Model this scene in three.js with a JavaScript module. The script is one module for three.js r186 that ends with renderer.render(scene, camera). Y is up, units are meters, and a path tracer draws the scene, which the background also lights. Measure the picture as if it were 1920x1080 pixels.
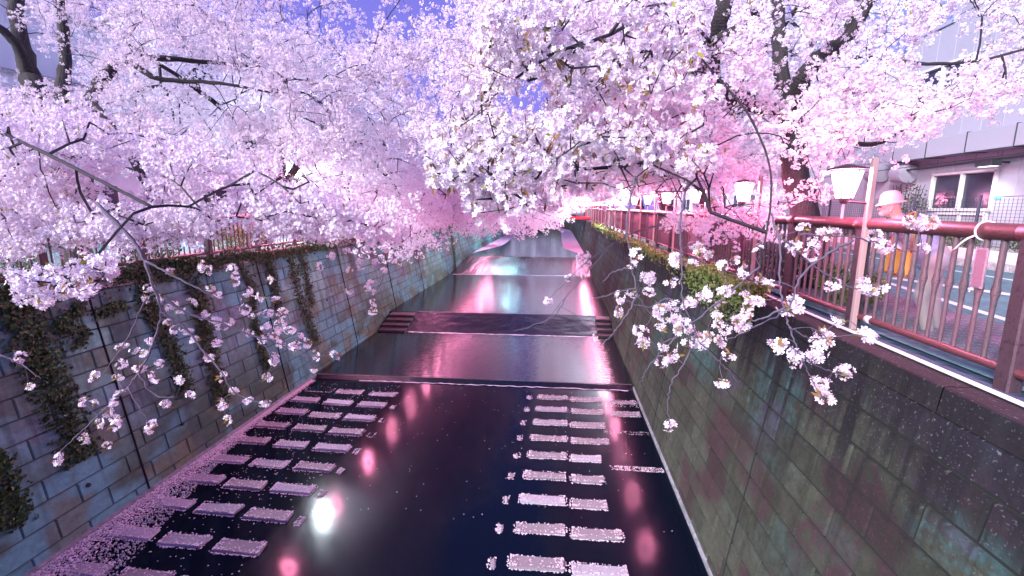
import * as THREE from 'three';
import { mergeGeometries } from 'three/addons/utils/BufferGeometryUtils.js';
import { MarchingCubes } from 'three/addons/objects/MarchingCubes.js';

// ------------------------------------------------------------------ camera, sky, sun, exposure
const scene = new THREE.Scene();
const BX = new THREE.Vector3(0.99511, 0, -0.09877), BY = new THREE.Vector3(-0.01733, 0.98449, -0.17457), BZ = new THREE.Vector3(0.09724, 0.17543, 0.97968);
const EYE = new THREE.Vector3(0, 1.35, 0);
const camera = new THREE.PerspectiveCamera(64.66, 16 / 9, 0.05, 600);
camera.position.copy(EYE); camera.lookAt(EYE.clone().sub(BZ));
const renderer = new THREE.WebGLRenderer();
renderer.toneMapping = THREE.LinearToneMapping; renderer.toneMappingExposure = 2.3;
renderer.shadowMap.enabled = true;
{ // dusk sky: deep blue violet, a little paler and more violet towards the horizon
  const w = 64, h = 64, d = new Float32Array(w * h * 4);
  for (let y = 0; y < h; y++) {
    const e = Math.max(0, ((y + 0.5) / h * 180 - 90) / 90), k = Math.pow(1 - e, 3);
    for (let x = 0; x < w; x++) d.set([0.060 + 0.10 * k, 0.066 + 0.07 * k, 0.34 + 0.07 * k, 1], (y * w + x) * 4);
  }
  const sky = new THREE.DataTexture(d, w, h, THREE.RGBAFormat, THREE.FloatType);
  sky.mapping = THREE.EquirectangularReflectionMapping; sky.magFilter = THREE.LinearFilter; sky.needsUpdate = true;
  scene.background = sky; scene.environment = sky;
}
const sun = new THREE.DirectionalLight(new THREE.Color().setRGB(0.98, 0.97, 1.0), 3.9);
sun.position.set(-9, 6.6, 2.5); sun.target.position.set(0, 0, -8); sun.castShadow = true; sun.shadow.radius = 40;
Object.assign(sun.shadow.camera, { left: -40, right: 40, top: 40, bottom: -40, near: 0.1, far: 150 });
scene.add(sun, sun.target);

// ------------------------------------------------------------------ helpers
const V = (x, y, z) => new THREE.Vector3(x, y, z);
function rng(seed) { let s = seed | 0; return () => { s = (s + 0x6d2b79f5) | 0; let t = Math.imul(s ^ (s >>> 15), 1 | s); t = (t + Math.imul(t ^ (t >>> 7), 61 | t)) ^ t; return ((t ^ (t >>> 14)) >>> 0) / 4294967296; }; }
const R0 = rng(7);
const rr = (r, a, b) => a + (b - a) * r();
const lerp = (a, b, t) => a + (b - a) * t, clamp = (x, a = 0, b = 1) => Math.min(b, Math.max(a, x));
const sm = (a, b, x) => { const t = clamp((x - a) / (b - a)); return t * t * (3 - 2 * t); };
// sight lines of a 1920 x 1080 photograph, for measuring real places
const dir = (px, py) => BX.clone().multiplyScalar(px - 960).addScaledVector(BY, 540 - py).addScaledVector(BZ, -853);
const onX = (px, py, x) => { const d = dir(px, py); return EYE.clone().addScaledVector(d, (x - EYE.x) / d.x); };
const onY = (px, py, y) => { const d = dir(px, py); return EYE.clone().addScaledVector(d, (y - EYE.y) / d.y); };
const atD = (px, py, m) => EYE.clone().addScaledVector(dir(px, py), m / 853);
// the canal runs along -z and bends left after 42 m; s is metres along it, X metres across
const BEND = 80, RAD = 46;
function cp(X, y, s) {
  if (s <= BEND) return V(X, y, -s);
  const a = (s - BEND) / RAD; return V(-RAD + (RAD + X) * Math.cos(a), y, -BEND - (RAD + X) * Math.sin(a));
}
const ca = (s) => (s <= BEND ? 0 : (s - BEND) / RAD);
const used = new Map();
function numbered(n) { const k = used.get(n) ?? 0; used.set(n, k + 1); return k ? `${n}_${String(k).padStart(3, '0')}` : n; }
function tag(o, label, category, group, kind) {
  if (label) o.userData.label = label; if (category) o.userData.category = category; if (group) o.userData.group = group; if (kind) o.userData.kind = kind; return o;
}
function thing(name, label, category, pos = [0, 0, 0], group) { const g = new THREE.Group(); g.name = numbered(name); g.position.set(...pos); scene.add(g); return tag(g, label, category, group); }
function mesh(name, geo, mat, parent, kind) {
  const m = new THREE.Mesh(geo, mat); m.castShadow = m.receiveShadow = true;
  m.name = parent ? name : numbered(name); if (kind) m.userData.kind = kind; (parent ?? scene).add(m); return m;
}
class MB { // collects triangles, builds one geometry
  constructor() { this.p = []; this.uv = []; this.c = []; this.n = []; this.smooth = false; }
  tri(a, b, c, ua, ub, uc) { this.p.push(a.x, a.y, a.z, b.x, b.y, b.z, c.x, c.y, c.z); const z = [0, 0]; this.uv.push(...(ua ?? z), ...(ub ?? z), ...(uc ?? z)); }
  quad(a, b, c, d, ua, ub, uc, ud) { this.tri(a, b, c, ua, ub, uc); this.tri(a, c, d, ua, uc, ud); }
  col(k, n) { for (let i = 0; i < n; i++) this.c.push(...k); }
  geo() {
    const g = new THREE.BufferGeometry();
    g.setAttribute('position', new THREE.Float32BufferAttribute(this.p, 3)); g.setAttribute('uv', new THREE.Float32BufferAttribute(this.uv, 2));
    if (this.c.length) g.setAttribute('color', new THREE.Float32BufferAttribute(this.c, 3));
    g.computeVertexNormals(); return g;
  }
}
// a box with chamfered edges, uv in metres
function cbox(w, h, d, ch = 0.01, x = 0, y = 0, z = 0) {
  const b = new MB(), X = w / 2, Y = h / 2, Z = d / 2, c = Math.min(ch, X * 0.9, Y * 0.9, Z * 0.9);
  const P = (a, q, r, ax) => V(x + a * (ax === 0 ? X : X - c), y + q * (ax === 1 ? Y : Y - c), z + r * (ax === 2 ? Z : Z - c));
  const face = (ax, s) => {
    const k = [[-1, -1], [1, -1], [1, 1], [-1, 1]].map(([i, j]) => (ax === 0 ? P(s, i, j, 0) : ax === 1 ? P(i, s, j, 1) : P(i, j, s, 2)));
    const flip = (ax === 1 ? -s : s) < 0; const q = flip ? [k[0], k[3], k[2], k[1]] : k;
    const u = (v) => (ax === 0 ? [v.z, v.y] : ax === 1 ? [v.x, v.z] : [v.x, v.y]);
    b.quad(...q, ...q.map(u));
  };
  for (const ax of [0, 1, 2]) for (const s of [-1, 1]) face(ax, s);
  const edge = (ax, i, j) => { // edge running along axis ax, signs i j on the other axes
    const o = [0, 1, 2].filter((k) => k !== ax); const pt = (t, f) => { const s = [0, 0, 0]; s[ax] = t; s[o[0]] = i; s[o[1]] = j; return P(...s, o[f]); };
    const q = [pt(-1, 0), pt(1, 0), pt(1, 1), pt(-1, 1)], n = q[1].clone().sub(q[0]).cross(q[2].clone().sub(q[0])), out = V(0, 0, 0).setComponent(o[0], i).setComponent(o[1], j);
    const k = n.dot(out) > 0 ? q : q.reverse(); b.quad(...k, ...k.map((v) => [v.x + v.z, v.y]));
  };
  for (const ax of [0, 1, 2]) for (const i of [-1, 1]) for (const j of [-1, 1]) edge(ax, i, j);
  for (const i of [-1, 1]) for (const j of [-1, 1]) for (const k of [-1, 1]) { const t = [P(i, j, k, 0), P(i, j, k, 1), P(i, j, k, 2)]; b.tri(...(i * j * k > 0 ? t : t.reverse())); }
  return b.geo();
}
// tube along points, radii per point
function tube(pts, rad, sides = 6, b = new MB(), cap = true) {
  const rings = []; let up = V(0.13, 0.9, 0.31).normalize();
  for (let i = 0; i < pts.length; i++) {
    const t = pts[Math.min(i + 1, pts.length - 1)].clone().sub(pts[Math.max(i - 1, 0)]).normalize();
    const a = up.clone().addScaledVector(t, -up.dot(t)); if (a.lengthSq() < 1e-4) a.set(1, 0, 0).addScaledVector(t, -t.x); a.normalize(); up = a.clone();
    const c = t.clone().cross(a), r = typeof rad === 'number' ? rad : rad[i];
    rings.push([...Array(sides)].map((_, k) => { const g = k / sides * Math.PI * 2; return pts[i].clone().addScaledVector(a, Math.cos(g) * r).addScaledVector(c, Math.sin(g) * r); }));
  }
  let L = 0;
  for (let i = 0; i + 1 < rings.length; i++) {
    const l2 = L + pts[i].distanceTo(pts[i + 1]);
    for (let k = 0; k < sides; k++) { const m = (k + 1) % sides, u = k / sides, u2 = (k + 1) / sides; b.quad(rings[i][k], rings[i][m], rings[i + 1][m], rings[i + 1][k], [u, L], [u2, L], [u2, l2], [u, l2]); }
    L = l2;
  }
  if (cap) for (const [ring, f] of [[rings[0], 1], [rings[rings.length - 1], 0]]) for (let k = 1; k + 1 < sides; k++) f ? b.tri(ring[0], ring[k + 1], ring[k]) : b.tri(ring[0], ring[k], ring[k + 1]);
  return b;
}
const smoothed = (g) => { // smooth normals over equal positions
  const p = g.attributes.position, n = g.attributes.normal, m = new Map(); const key = (i) => `${Math.round(p.getX(i) * 5e3)},${Math.round(p.getY(i) * 5e3)},${Math.round(p.getZ(i) * 5e3)}`;
  for (let i = 0; i < p.count; i++) { const k = key(i), v = m.get(k) ?? V(0, 0, 0); v.add(V(n.getX(i), n.getY(i), n.getZ(i))); m.set(k, v); }
  for (let i = 0; i < p.count; i++) { const v = m.get(key(i)).clone().normalize(); n.setXYZ(i, v.x, v.y, v.z); } return g;
};
const spline = (pts, n) => new THREE.CatmullRomCurve3(pts, false, 'centripetal').getPoints(n);

// ------------------------------------------------------------------ textures
function vnoise(seed, px, py) { // periodic value noise
  const r = rng(seed), t = new Float32Array(px * py).map(() => r());
  return (x, y) => {
    const xi = Math.floor(x), yi = Math.floor(y), fx = x - xi, fy = y - yi, u = fx * fx * (3 - 2 * fx), v = fy * fy * (3 - 2 * fy);
    const g = (a, b) => t[((b % py) + py) % py * px + ((a % px) + px) % px];
    return lerp(lerp(g(xi, yi), g(xi + 1, yi), u), lerp(g(xi, yi + 1), g(xi + 1, yi + 1), u), v);
  };
}
function fbm(seed, px, py, oct = 4, gain = 0.5) {
  const ns = [...Array(oct)].map((_, o) => vnoise(seed + o * 31, px << o, py << o)); let tot = 0; for (let o = 0; o < oct; o++) tot += gain ** o;
  return (u, v) => { let s = 0; for (let o = 0; o < oct; o++) s += gain ** o * ns[o](u * (px << o), v * (py << o)); return s / tot; };
}
function dtex(w, h, fn, srgb = false, wrapT = true) { // fn(u,v) -> linear rgb or number
  const d = new Uint8Array(w * h * 4), enc = (x) => { x = clamp(x); return Math.round(255 * (srgb ? (x <= 0.0031308 ? x * 12.92 : 1.055 * x ** (1 / 2.4) - 0.055) : x)); };
  for (let y = 0; y < h; y++) for (let x = 0; x < w; x++) {
    const c = fn((x + 0.5) / w, (y + 0.5) / h), i = (y * w + x) * 4;
    if (typeof c === 'number') d[i] = d[i + 1] = d[i + 2] = enc(c); else { d[i] = enc(c[0]); d[i + 1] = enc(c[1]); d[i + 2] = enc(c[2]); } d[i + 3] = 255;
  }
  const t = new THREE.DataTexture(d, w, h); t.wrapS = THREE.RepeatWrapping; t.wrapT = wrapT ? THREE.RepeatWrapping : THREE.ClampToEdgeWrapping;
  t.magFilter = THREE.LinearFilter; if (srgb) t.colorSpace = THREE.SRGBColorSpace; t.needsUpdate = true; return t;
}
const rep = (t, a, b) => { const c = t.clone(); c.repeat.set(a, b); c.needsUpdate = true; return c; };
const mix3 = (a, b, t) => [lerp(a[0], b[0], t), lerp(a[1], b[1], t), lerp(a[2], b[2], t)];
const rgb = (r, g, b) => new THREE.Color().setRGB(r, g, b);
const MAT = (o) => new THREE.MeshStandardMaterial({ roughness: 0.9, ...o, ...(o.color ? { color: Array.isArray(o.color) ? rgb(...o.color) : o.color } : {}) });
const PHY = (o) => new THREE.MeshPhysicalMaterial({ roughness: 0.9, ...o, ...(o.color ? { color: Array.isArray(o.color) ? rgb(...o.color) : o.color } : {}) });

const gA = fbm(11, 8, 8, 5), gB = fbm(23, 32, 32, 3, 0.6), gC = fbm(41, 4, 4, 4), gD = fbm(57, 16, 4, 4);
const grain = dtex(512, 512, (u, v) => 0.5 * gA(u, v) + 0.5 * gB(u, v));                  // bump for concrete, asphalt
// wall colour maps: u spans 10 m of wall, v the 4.6 m of its height; stains, lichen, run-off and tone bands, with some light painted in
const WU = 10, WV = 4.6, WY0 = -4.4;
const st = fbm(71, 48, 3, 4, 0.6), st2 = fbm(73, 96, 4, 3, 0.6), pa = fbm(79, 10, 6, 4), pb = fbm(83, 7, 5, 4), pc = fbm(89, 12, 8, 4), fine = fbm(97, 128, 64, 3, 0.7), fine2 = fbm(101, 640, 320, 2, 0.7);
const wallRight = dtex(2048, 1024, (u, v) => {
  let c = [0.135, 0.15, 0.118];  // the coloured patches below mix lichen with painted-in coloured light
  c = mix3(c, [0.11, 0.20, 0.20], sm(0.46, 0.6, pb(u, v) + 0.3 * (fine(u, v) - 0.5)) * sm(0.2, 0.75, v) * 0.95);
  c = mix3(c, [0.12, 0.055, 0.075], sm(0.56, 0.70, pa(u, v) + 0.3 * (fine(u, v) - 0.5)) * 0.8);
  c = mix3(c, [0.19, 0.15, 0.25], sm(0.55, 0.7, pc(u, v)) * sm(0.45, 0.8, v) * 0.8);
  c = mix3(c, [0.085, 0.095, 0.07], sm(0.45, 0.7, st(u, v * 0.6)) * 0.6);
  const drip = sm(0.52 - 0.28 * sm(0.7, 0.95, v), 0.66, st2(u, v * 0.5)) * sm(0.58, 0.85, v + 0.35 * (st(u, 0.3) - 0.5));
  c = mix3(c, [0.02, 0.018, 0.035], drip * 0.92);
  c = mix3(c, [0.045, 0.035, 0.065], sm(0.74, 0.93, v + 0.22 * (st(u, v) - 0.5) + 0.1 * (pa(u, v) - 0.5)) * 0.85);  // darker band along the wall top
  const k = 0.62 + 0.75 * fine(u, v), sp = sm(0.74, 0.82, fine2(u, v)) * (0.2 + 0.8 * sm(0.6, 0.95, v));
  c = c.map((x) => 2.6 * Math.pow(x * k, 1.5)); return mix3(c, [0.7, 0.66, 0.72], sp * 0.6);
}, true, false);
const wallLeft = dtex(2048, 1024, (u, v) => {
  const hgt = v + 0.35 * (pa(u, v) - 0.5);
  let c = mix3([0.060, 0.078, 0.060], [0.22, 0.335, 0.33], sm(0.12, 0.75, hgt));  // light fading towards the foot painted in, along with stain
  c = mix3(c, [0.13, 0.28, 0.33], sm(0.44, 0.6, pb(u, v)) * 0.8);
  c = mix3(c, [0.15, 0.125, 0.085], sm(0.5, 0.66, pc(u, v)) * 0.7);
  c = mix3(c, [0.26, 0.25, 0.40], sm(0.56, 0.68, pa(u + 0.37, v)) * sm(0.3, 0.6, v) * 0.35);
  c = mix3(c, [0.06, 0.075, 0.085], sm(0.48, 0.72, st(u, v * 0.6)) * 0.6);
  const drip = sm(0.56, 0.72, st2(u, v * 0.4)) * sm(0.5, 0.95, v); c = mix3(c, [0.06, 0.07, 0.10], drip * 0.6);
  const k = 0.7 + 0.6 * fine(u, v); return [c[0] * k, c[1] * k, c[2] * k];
}, true, false);
for (const t of [wallRight, wallLeft]) t.repeat.set(1, 1);
const bark = dtex(256, 512, (u, v) => clamp(0.55 * gD(u * 2, v * 3) + 0.3 * gB(u, v * 2) + 0.25 * Math.abs(Math.sin(v * 90 + 5 * gA(u, v)))));
const barkCol = dtex(256, 256, (u, v) => { const k = 0.4 + 1.1 * gD(u, v); return [0.042 * k, 0.033 * k, 0.036 * k]; }, true);
// water relief: long soft ripples across the flow, and finer waves
const wr1 = fbm(131, 6, 48, 3, 0.45), wr2 = fbm(137, 5, 5, 4, 0.5), wr3 = fbm(139, 40, 4, 3, 0.5);
const ripple = dtex(1024, 1024, (u, v) => 0.75 * wr1(u, v) + 0.25 * wr2(u, v));
const swell = dtex(512, 512, (u, v) => wr2(u, v));
const streak = dtex(512, 512, (u, v) => wr3(u, v));

// ------------------------------------------------------------------ materials
const wallUV = (s, y) => [s / WU, (y - WY0) / WV];
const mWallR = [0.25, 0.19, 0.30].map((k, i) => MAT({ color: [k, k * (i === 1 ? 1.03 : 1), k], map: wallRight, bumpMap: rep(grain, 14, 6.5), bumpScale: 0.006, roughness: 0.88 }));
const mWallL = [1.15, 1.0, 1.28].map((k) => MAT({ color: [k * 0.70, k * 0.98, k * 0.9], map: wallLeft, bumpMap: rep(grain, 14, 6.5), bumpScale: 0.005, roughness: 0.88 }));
const mJoint = MAT({ color: [0.010, 0.012, 0.012], roughness: 1 }), mJointL = MAT({ color: [0.045, 0.06, 0.06], roughness: 1 });
const conc = dtex(512, 512, (u, v) => { const k = 0.55 + 0.8 * gA(u, v) * gB(u, v) * 2; return [0.36 * k, 0.345 * k, 0.36 * k]; }, true);
const mConc = MAT({ map: rep(conc, 0.7, 0.7), bumpMap: rep(grain, 1.3, 1.3), bumpScale: 0.006 });
const mFoot = MAT({ color: [0.5, 0.55, 0.6], map: rep(conc, 0.5, 0.5), bumpMap: rep(grain, 1, 1), bumpScale: 0.006 });
const slabTex = dtex(512, 512, (u, v) => { const k = 0.5 + fine(u, v), s = sm(0.6, 0.75, fine2(u, v)); return mix3([0.40 * k, 0.37 * k, 0.40 * k], [0.85, 0.72, 0.8], s * 0.7); }, true);
const mSlab = [[0.52, 0.58, 0.64], [0.42, 0.42, 0.45], [0.66, 0.74, 0.80]].map((c) => MAT({ color: c, map: rep(slabTex, 1.1, 1.1), bumpMap: rep(grain, 1.6, 1.6), bumpScale: 0.008, roughness: 0.7 }));
const water = (bump, sx, sy, scale, rough, spec = 1, ior = 1.6) => PHY({ color: [0.0015, 0.004, 0.011], roughness: rough, ior, specularIntensity: spec, bumpMap: rep(bump, sx, sy), bumpScale: scale });
const mBark = MAT({ map: rep(barkCol, 1, 0.7), bumpMap: rep(bark, 2, 1), bumpScale: 0.03, roughness: 0.9 });
const mTwig = MAT({ color: [0.030, 0.023, 0.030], roughness: 0.85 });
const mTwigPale = MAT({ color: [0.10, 0.08, 0.12], roughness: 0.8 });
const mPetal = PHY({ color: [1, 1, 1], vertexColors: true, roughness: 1, transmission: 0.24, thickness: 0, side: THREE.DoubleSide, specularIntensity: 0.15 });
const mPetalLoose = PHY({ color: [0.62, 0.55, 0.62], roughness: 0.9, side: THREE.DoubleSide });
const wear = dtex(256, 256, (u, v) => { const k = 0.75 + 0.5 * gA(u, v), p = sm(0.62, 0.72, gB(u, v)); return mix3([k, k, k], [0.35, 0.28, 0.3], p * 0.8); }, true);
const mRail = MAT({ color: [0.105, 0.036, 0.042], map: rep(wear, 2, 1.5), roughness: 0.42, bumpMap: rep(grain, 3, 3), bumpScale: 0.001 });
const mBal = MAT({ color: [0.12, 0.072, 0.09], map: rep(wear, 1, 1.3), roughness: 0.5, bumpMap: rep(grain, 3, 3), bumpScale: 0.001 });
const mPost = MAT({ color: [0.055, 0.034, 0.045], map: rep(wear, 3, 1.5), roughness: 0.5 });
const mWood = MAT({ color: [0.36, 0.27, 0.26], roughness: 0.8, bumpMap: rep(bark, 4, 0.5), bumpScale: 0.002 });
const mLeaf = ['0.07,0.11,0.028', '0.15,0.21,0.05', '0.05,0.08,0.025'].map((s) => PHY({ color: s.split(',').map(Number), roughness: 0.5, transmission: 0.15, thickness: 0, side: THREE.DoubleSide }));
const mIvy = PHY({ color: [0.03, 0.058, 0.018], roughness: 0.55, side: THREE.DoubleSide });
const mIvyTone = PHY({ color: [1, 1, 1], roughness: 0.45, side: THREE.DoubleSide });
const mWhite = MAT({ color: [0.62, 0.60, 0.63], roughness: 0.5 });
const mDark = MAT({ color: [0.02, 0.022, 0.03], roughness: 0.6 });

// ------------------------------------------------------------------ canal walls
const XL = (y) => -7.74 - 0.165 * (y + 4.1), XR = (y) => 2.37 + 0.147 * (y + 4.1);
const RB = rng(19);
function slabOnWall(b, side, s0, s1, y0, y1, proud) { // one wall block: chamfered face standing out of the joints
  const Xf = side === 'R' ? (y) => XR(y) - proud : (y) => XL(y) + proud, in_ = side === 'R' ? 0.03 : -0.03, g = side === 'R' ? 0.012 : 0.007, c = 0.012;
  const q = (s, y, o) => cp(Xf(y) + (o ? in_ : 0), y, s), A = [s0 + g, s1 - g, y0 + g, y1 - g], I = [A[0] + c, A[1] - c, A[2] + c, A[3] - c];
  const uv = (s, y) => wallUV(s, y), K = [[0, 2], [1, 2], [1, 3], [0, 3]];
  const F = K.map(([i, j]) => [I[i], I[j]]), E = K.map(([i, j]) => [A[i], A[j]]);
  const put = (l) => { const p = l.map(([s, y, o]) => q(s, y, o)), u = l.map(([s, y]) => uv(s, y)); if (side === 'R') { p.reverse(); u.reverse(); } b.quad(...p, ...u); };
  put(F.map((f) => [...f, 0]).reverse());
  for (let k = 0; k < 4; k++) { const m = (k + 1) % 4; put([[...F[k], 0], [...F[m], 0], [...E[m], 1], [...E[k], 1]]); }
}
function strip(b, prof, ss, uvf, close = false) { // sweep a profile [X,y] along the canal
  const n = prof.length, P = ss.map((s) => prof.map(([X, y]) => cp(X, y, s)));
  let L = [0]; for (let k = 1; k < n; k++) L[k] = L[k - 1] + Math.hypot(prof[k][0] - prof[k - 1][0], prof[k][1] - prof[k - 1][1]);
  for (let i = 0; i + 1 < ss.length; i++) for (let k = 0; k + 1 < n; k++) {
    const uv = (a, c) => (uvf ? uvf(ss[a], prof[c][0], prof[c][1], L[c]) : [ss[a], L[c]]);
    b.quad(P[i][k], P[i + 1][k], P[i + 1][k + 1], P[i][k + 1], uv(i, k), uv(i + 1, k), uv(i + 1, k + 1), uv(i, k + 1));
  }
  return b;
}
const range = (a, b, d) => { const o = []; for (let s = a; s < b - 1e-6; s += d) o.push(s); o.push(b); return o; };
const SW = range(-3, 125, 2.0);
function wall(side, label, y00, nC, mats, phase) {
  const t = thing('canal_wall', label, 'retaining wall');
  const H = 0.338, Lb = 0.86, X = side === 'R' ? XR : XL, o = side === 'R' ? 0.022 : -0.022;
  const far = new MB(); let count = 0;
  for (let c = -1; c < nC; c++) {
    const y0 = c < 0 ? -4.4 : y00 + c * H, y1 = c < 0 ? y00 : y0 + H;
    for (let s = -2.6 + ((c & 1) ? phase : phase + Lb / 2); s < 122; s += Lb) {
      const pr = rr(RB, -0.002, 0.005), near = s > (side === 'R' ? 1.2 : 2.5) && s < 20.5 && count < 300;
      if (near) { const b = new MB(); slabOnWall(b, side, s, s + Lb, y0, y1, pr); mesh('block', b.geo(), mats[Math.floor(RB() * 3)], t); count++; }
      else slabOnWall(far, side, s, s + Lb, y0, y1, pr);
    }
  }
  mesh('block_courses', far.geo(), mats[0], t, 'stuff');
  const yT = y00 + nC * H, b = new MB();
  strip(b, [[X(-4.6) + o, -4.6], [X(yT) + o, yT], [X(yT) + o * 20, yT], [X(yT) + o * 20, -4.6]], SW);
  mesh('wall_core', b.geo(), side === 'R' ? mJoint : mJointL, t);
  return [t, yT];
}
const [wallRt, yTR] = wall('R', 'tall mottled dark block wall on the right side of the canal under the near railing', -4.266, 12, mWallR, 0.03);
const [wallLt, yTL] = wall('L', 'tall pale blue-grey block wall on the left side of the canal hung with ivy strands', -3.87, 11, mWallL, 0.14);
{ // copings, each length of coping a piece
  const prof = [[XR(-0.21) + 0.05, -0.213], [XR(-0.21) - 0.012, -0.213], [XR(0) - 0.02, -0.012], [XR(0) - 0.008, 0], [3.26, 0.0], [3.26, -0.2]];
  const uvR = (s, X, y, L) => [s / WU, 0.90 + 0.22 * (L - 0.3)];
  for (let s = -2.8; s < 121; s += 3.2) mesh('coping', strip(new MB(), prof, range(s, Math.min(s + 3.19, 124), 1.6), uvR).geo(), mWallR[1], wallRt);
  const pl = [[XL(-0.15) - 0.05, yTL + 0.003], [XL(yTL) + 0.02, yTL + 0.003], [XL(0.1) + 0.02, 0.09], [XL(0.1) + 0.0, 0.105], [-8.9, 0.105]];
  for (let s = -2.8; s < 121; s += 3.2) mesh('coping', strip(new MB(), pl, range(s, Math.min(s + 3.19, 124), 1.6)).geo(), mConc, wallLt);
  // narrow footing ledge along both feet
  mesh('footing', strip(new MB(), [[XL(-4.0) + 0.07, -4.5], [XL(-4.0) + 0.06, -4.02], [XL(-4.0) - 0.03, -3.99]], SW).geo(), mFoot, wallLt);
  mesh('footing', strip(new MB(), [[XR(-4.0) + 0.03, -4.0], [XR(-4.0) - 0.035, -4.03], [XR(-4.0) - 0.04, -4.5]], SW).geo(), mFoot, wallRt);
  // dark expansion joints: thin recessed seams with a run-off pipe mouth
  for (const s of [7.24, 11.9, 16.6, 21.2, 26]) { const b = new MB(); tube([cp(XL(0.05) + 0.006, 0.05, s), cp(XL(-4.0) + 0.006, -4.0, s)], 0.018, 6, b); mesh('expansion_joint', b.geo(), mJoint, wallLt); }
  for (const s of [5.9, 10.6, 15.2]) { const b = new MB(); tube([cp(XR(-0.2) - 0.004, -0.2, s), cp(XR(-4.0) - 0.004, -4.0, s)], 0.012, 6, b); mesh('expansion_joint', b.geo(), mJoint, wallRt); }
  for (const [s, y] of [[6.28, -3.3], [8.3, -3.2], [9.5, -2.1], [12.6, -2.7], [15.1, -1.9]]) { const b = new MB(), X = XL(y); tube([V(X - 0.05, y, -s), V(X + 0.03, y - 0.004, -s)], 0.035, 10, b); mesh('weep_pipe', b.geo(), mDark, wallLt); }
}

// ------------------------------------------------------------------ water, weirs, riverbed
const LV = [-4.10, -3.99, -3.52, -2.95];
function pool(name, y0, y1, s0, s1, mat, ds = 0.5, nx = 4, relief = null) {
  const b = new MB(), ss = range(s0, s1, ds);
  const f = (s) => lerp(y0, y1, (s - s0) / (s1 - s0));
  for (let i = 0; i + 1 < ss.length; i++) for (let k = 0; k < nx; k++) {
    const q = (s, j) => { const y = f(s), X = lerp(XL(y) - 0.04, XR(y) + 0.04, j / nx); return cp(X, y + (relief ? relief(X, s, (s - s0) / (s1 - s0)) : 0), s); }, uv = (s, j) => [lerp(-8, 2.4, j / nx), s];
    const a = [ss[i], k], c = [ss[i], k + 1], d = [ss[i + 1], k + 1], e = [ss[i + 1], k];
    b.quad(q(...a), q(...c), q(...d), q(...e), uv(...a), uv(...c), uv(...d), uv(...e));
  }
  return tag(mesh(name, smoothed(b.geo()), mat), 'dark canal water', null, null, 'structure');
}
tag(pool('water', LV[0], LV[0], -3, 13.26, water(swell, 0.28, 0.28, 0.0028, 0.10, 0.55, 1.33)), 'dark still water among the stepping slabs at the front');
tag(pool('water', LV[0], LV[1], 13.26, 13.40, water(grain, 1.5, 1.5, 0.01, 0.12), 0.05), 'low spill of the nearest weir');
tag(pool('water', LV[1], LV[1], 13.40, 18.6, water(ripple, 0.8, 0.55, 0.0060, 0.07, 1, 2.3)), 'rippled pool between the first and second weirs');
tag(pool('water', LV[1], LV[2], 18.6, 20.4, water(grain, 1.1, 0.45, 0.012, 0.08, 1, 1.7), 0.06, 150, (X, s, t) => { const e = Math.sin(Math.PI * t) ** 0.5, d = Math.abs(X + 2.4) / 4; return e * (0.045 * (gA(X * 0.11 + 5, s * 0.35) - 0.5) + 0.035 * (gB(X * 0.05 + 0.06 * s * (X > -2.4 ? 1 : -1), s * 0.09) - 0.5) + 0.03 * (gB(X * 0.13 + s * 0.11, s * 0.13 - X * 0.03) - 0.5)); }), 'sloping rapids of the second weir');
tag(pool('water', LV[2], LV[2], 20.4, 32.6, water(ripple, 0.4, 0.3, 0.0045, 0.11, 1, 2.2)), 'pink glowing pool behind the second weir');
tag(pool('water', LV[2], LV[3], 32.6, 39.5, water(streak, 0.3, 0.1, 0.02, 0.16), 0.25, 110, (X, s, t) => Math.sin(Math.PI * t) ** 0.5 * 0.07 * (gB(X * 0.09, s * 0.012) - 0.5)), 'streaked white water of the far weir');
tag(pool('water', LV[3], LV[3], 39.5, 124, water(ripple, 0.2, 0.12, 0.005, 0.14, 1, 2.2), 2), 'far pool of the canal under the low blossom');
const mStep = MAT({ color: [0.030, 0.03, 0.04], map: rep(slabTex, 1, 1), bumpMap: rep(grain, 2, 2), bumpScale: 0.01, roughness: 0.5 });
const bed = thing('riverbed', 'dark canal bed with rows of raised concrete slabs standing out of the water'); bed.userData.kind = 'structure';
mesh('bed_floor', strip(new MB(), [[-9, -4.9], [3.4, -4.9]], SW).geo(), mDark, bed);
const slabTops = [];
function chip(g, r) { const k = new Map(), p = g.attributes.position; for (let i = 0; i < p.count; i++) { const q = V(p.getX(i), p.getY(i), p.getZ(i)), c = [q.x > 0, q.y > 0, q.z > 0].join(); if (!k.has(c)) k.set(c, V(rr(r, -0.03, 0.03), rr(r, -0.012, 0.008), rr(r, -0.02, 0.02))); q.add(k.get(c)); p.setXYZ(i, q.x, q.y, q.z); } g.computeVertexNormals(); return g; }
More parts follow.
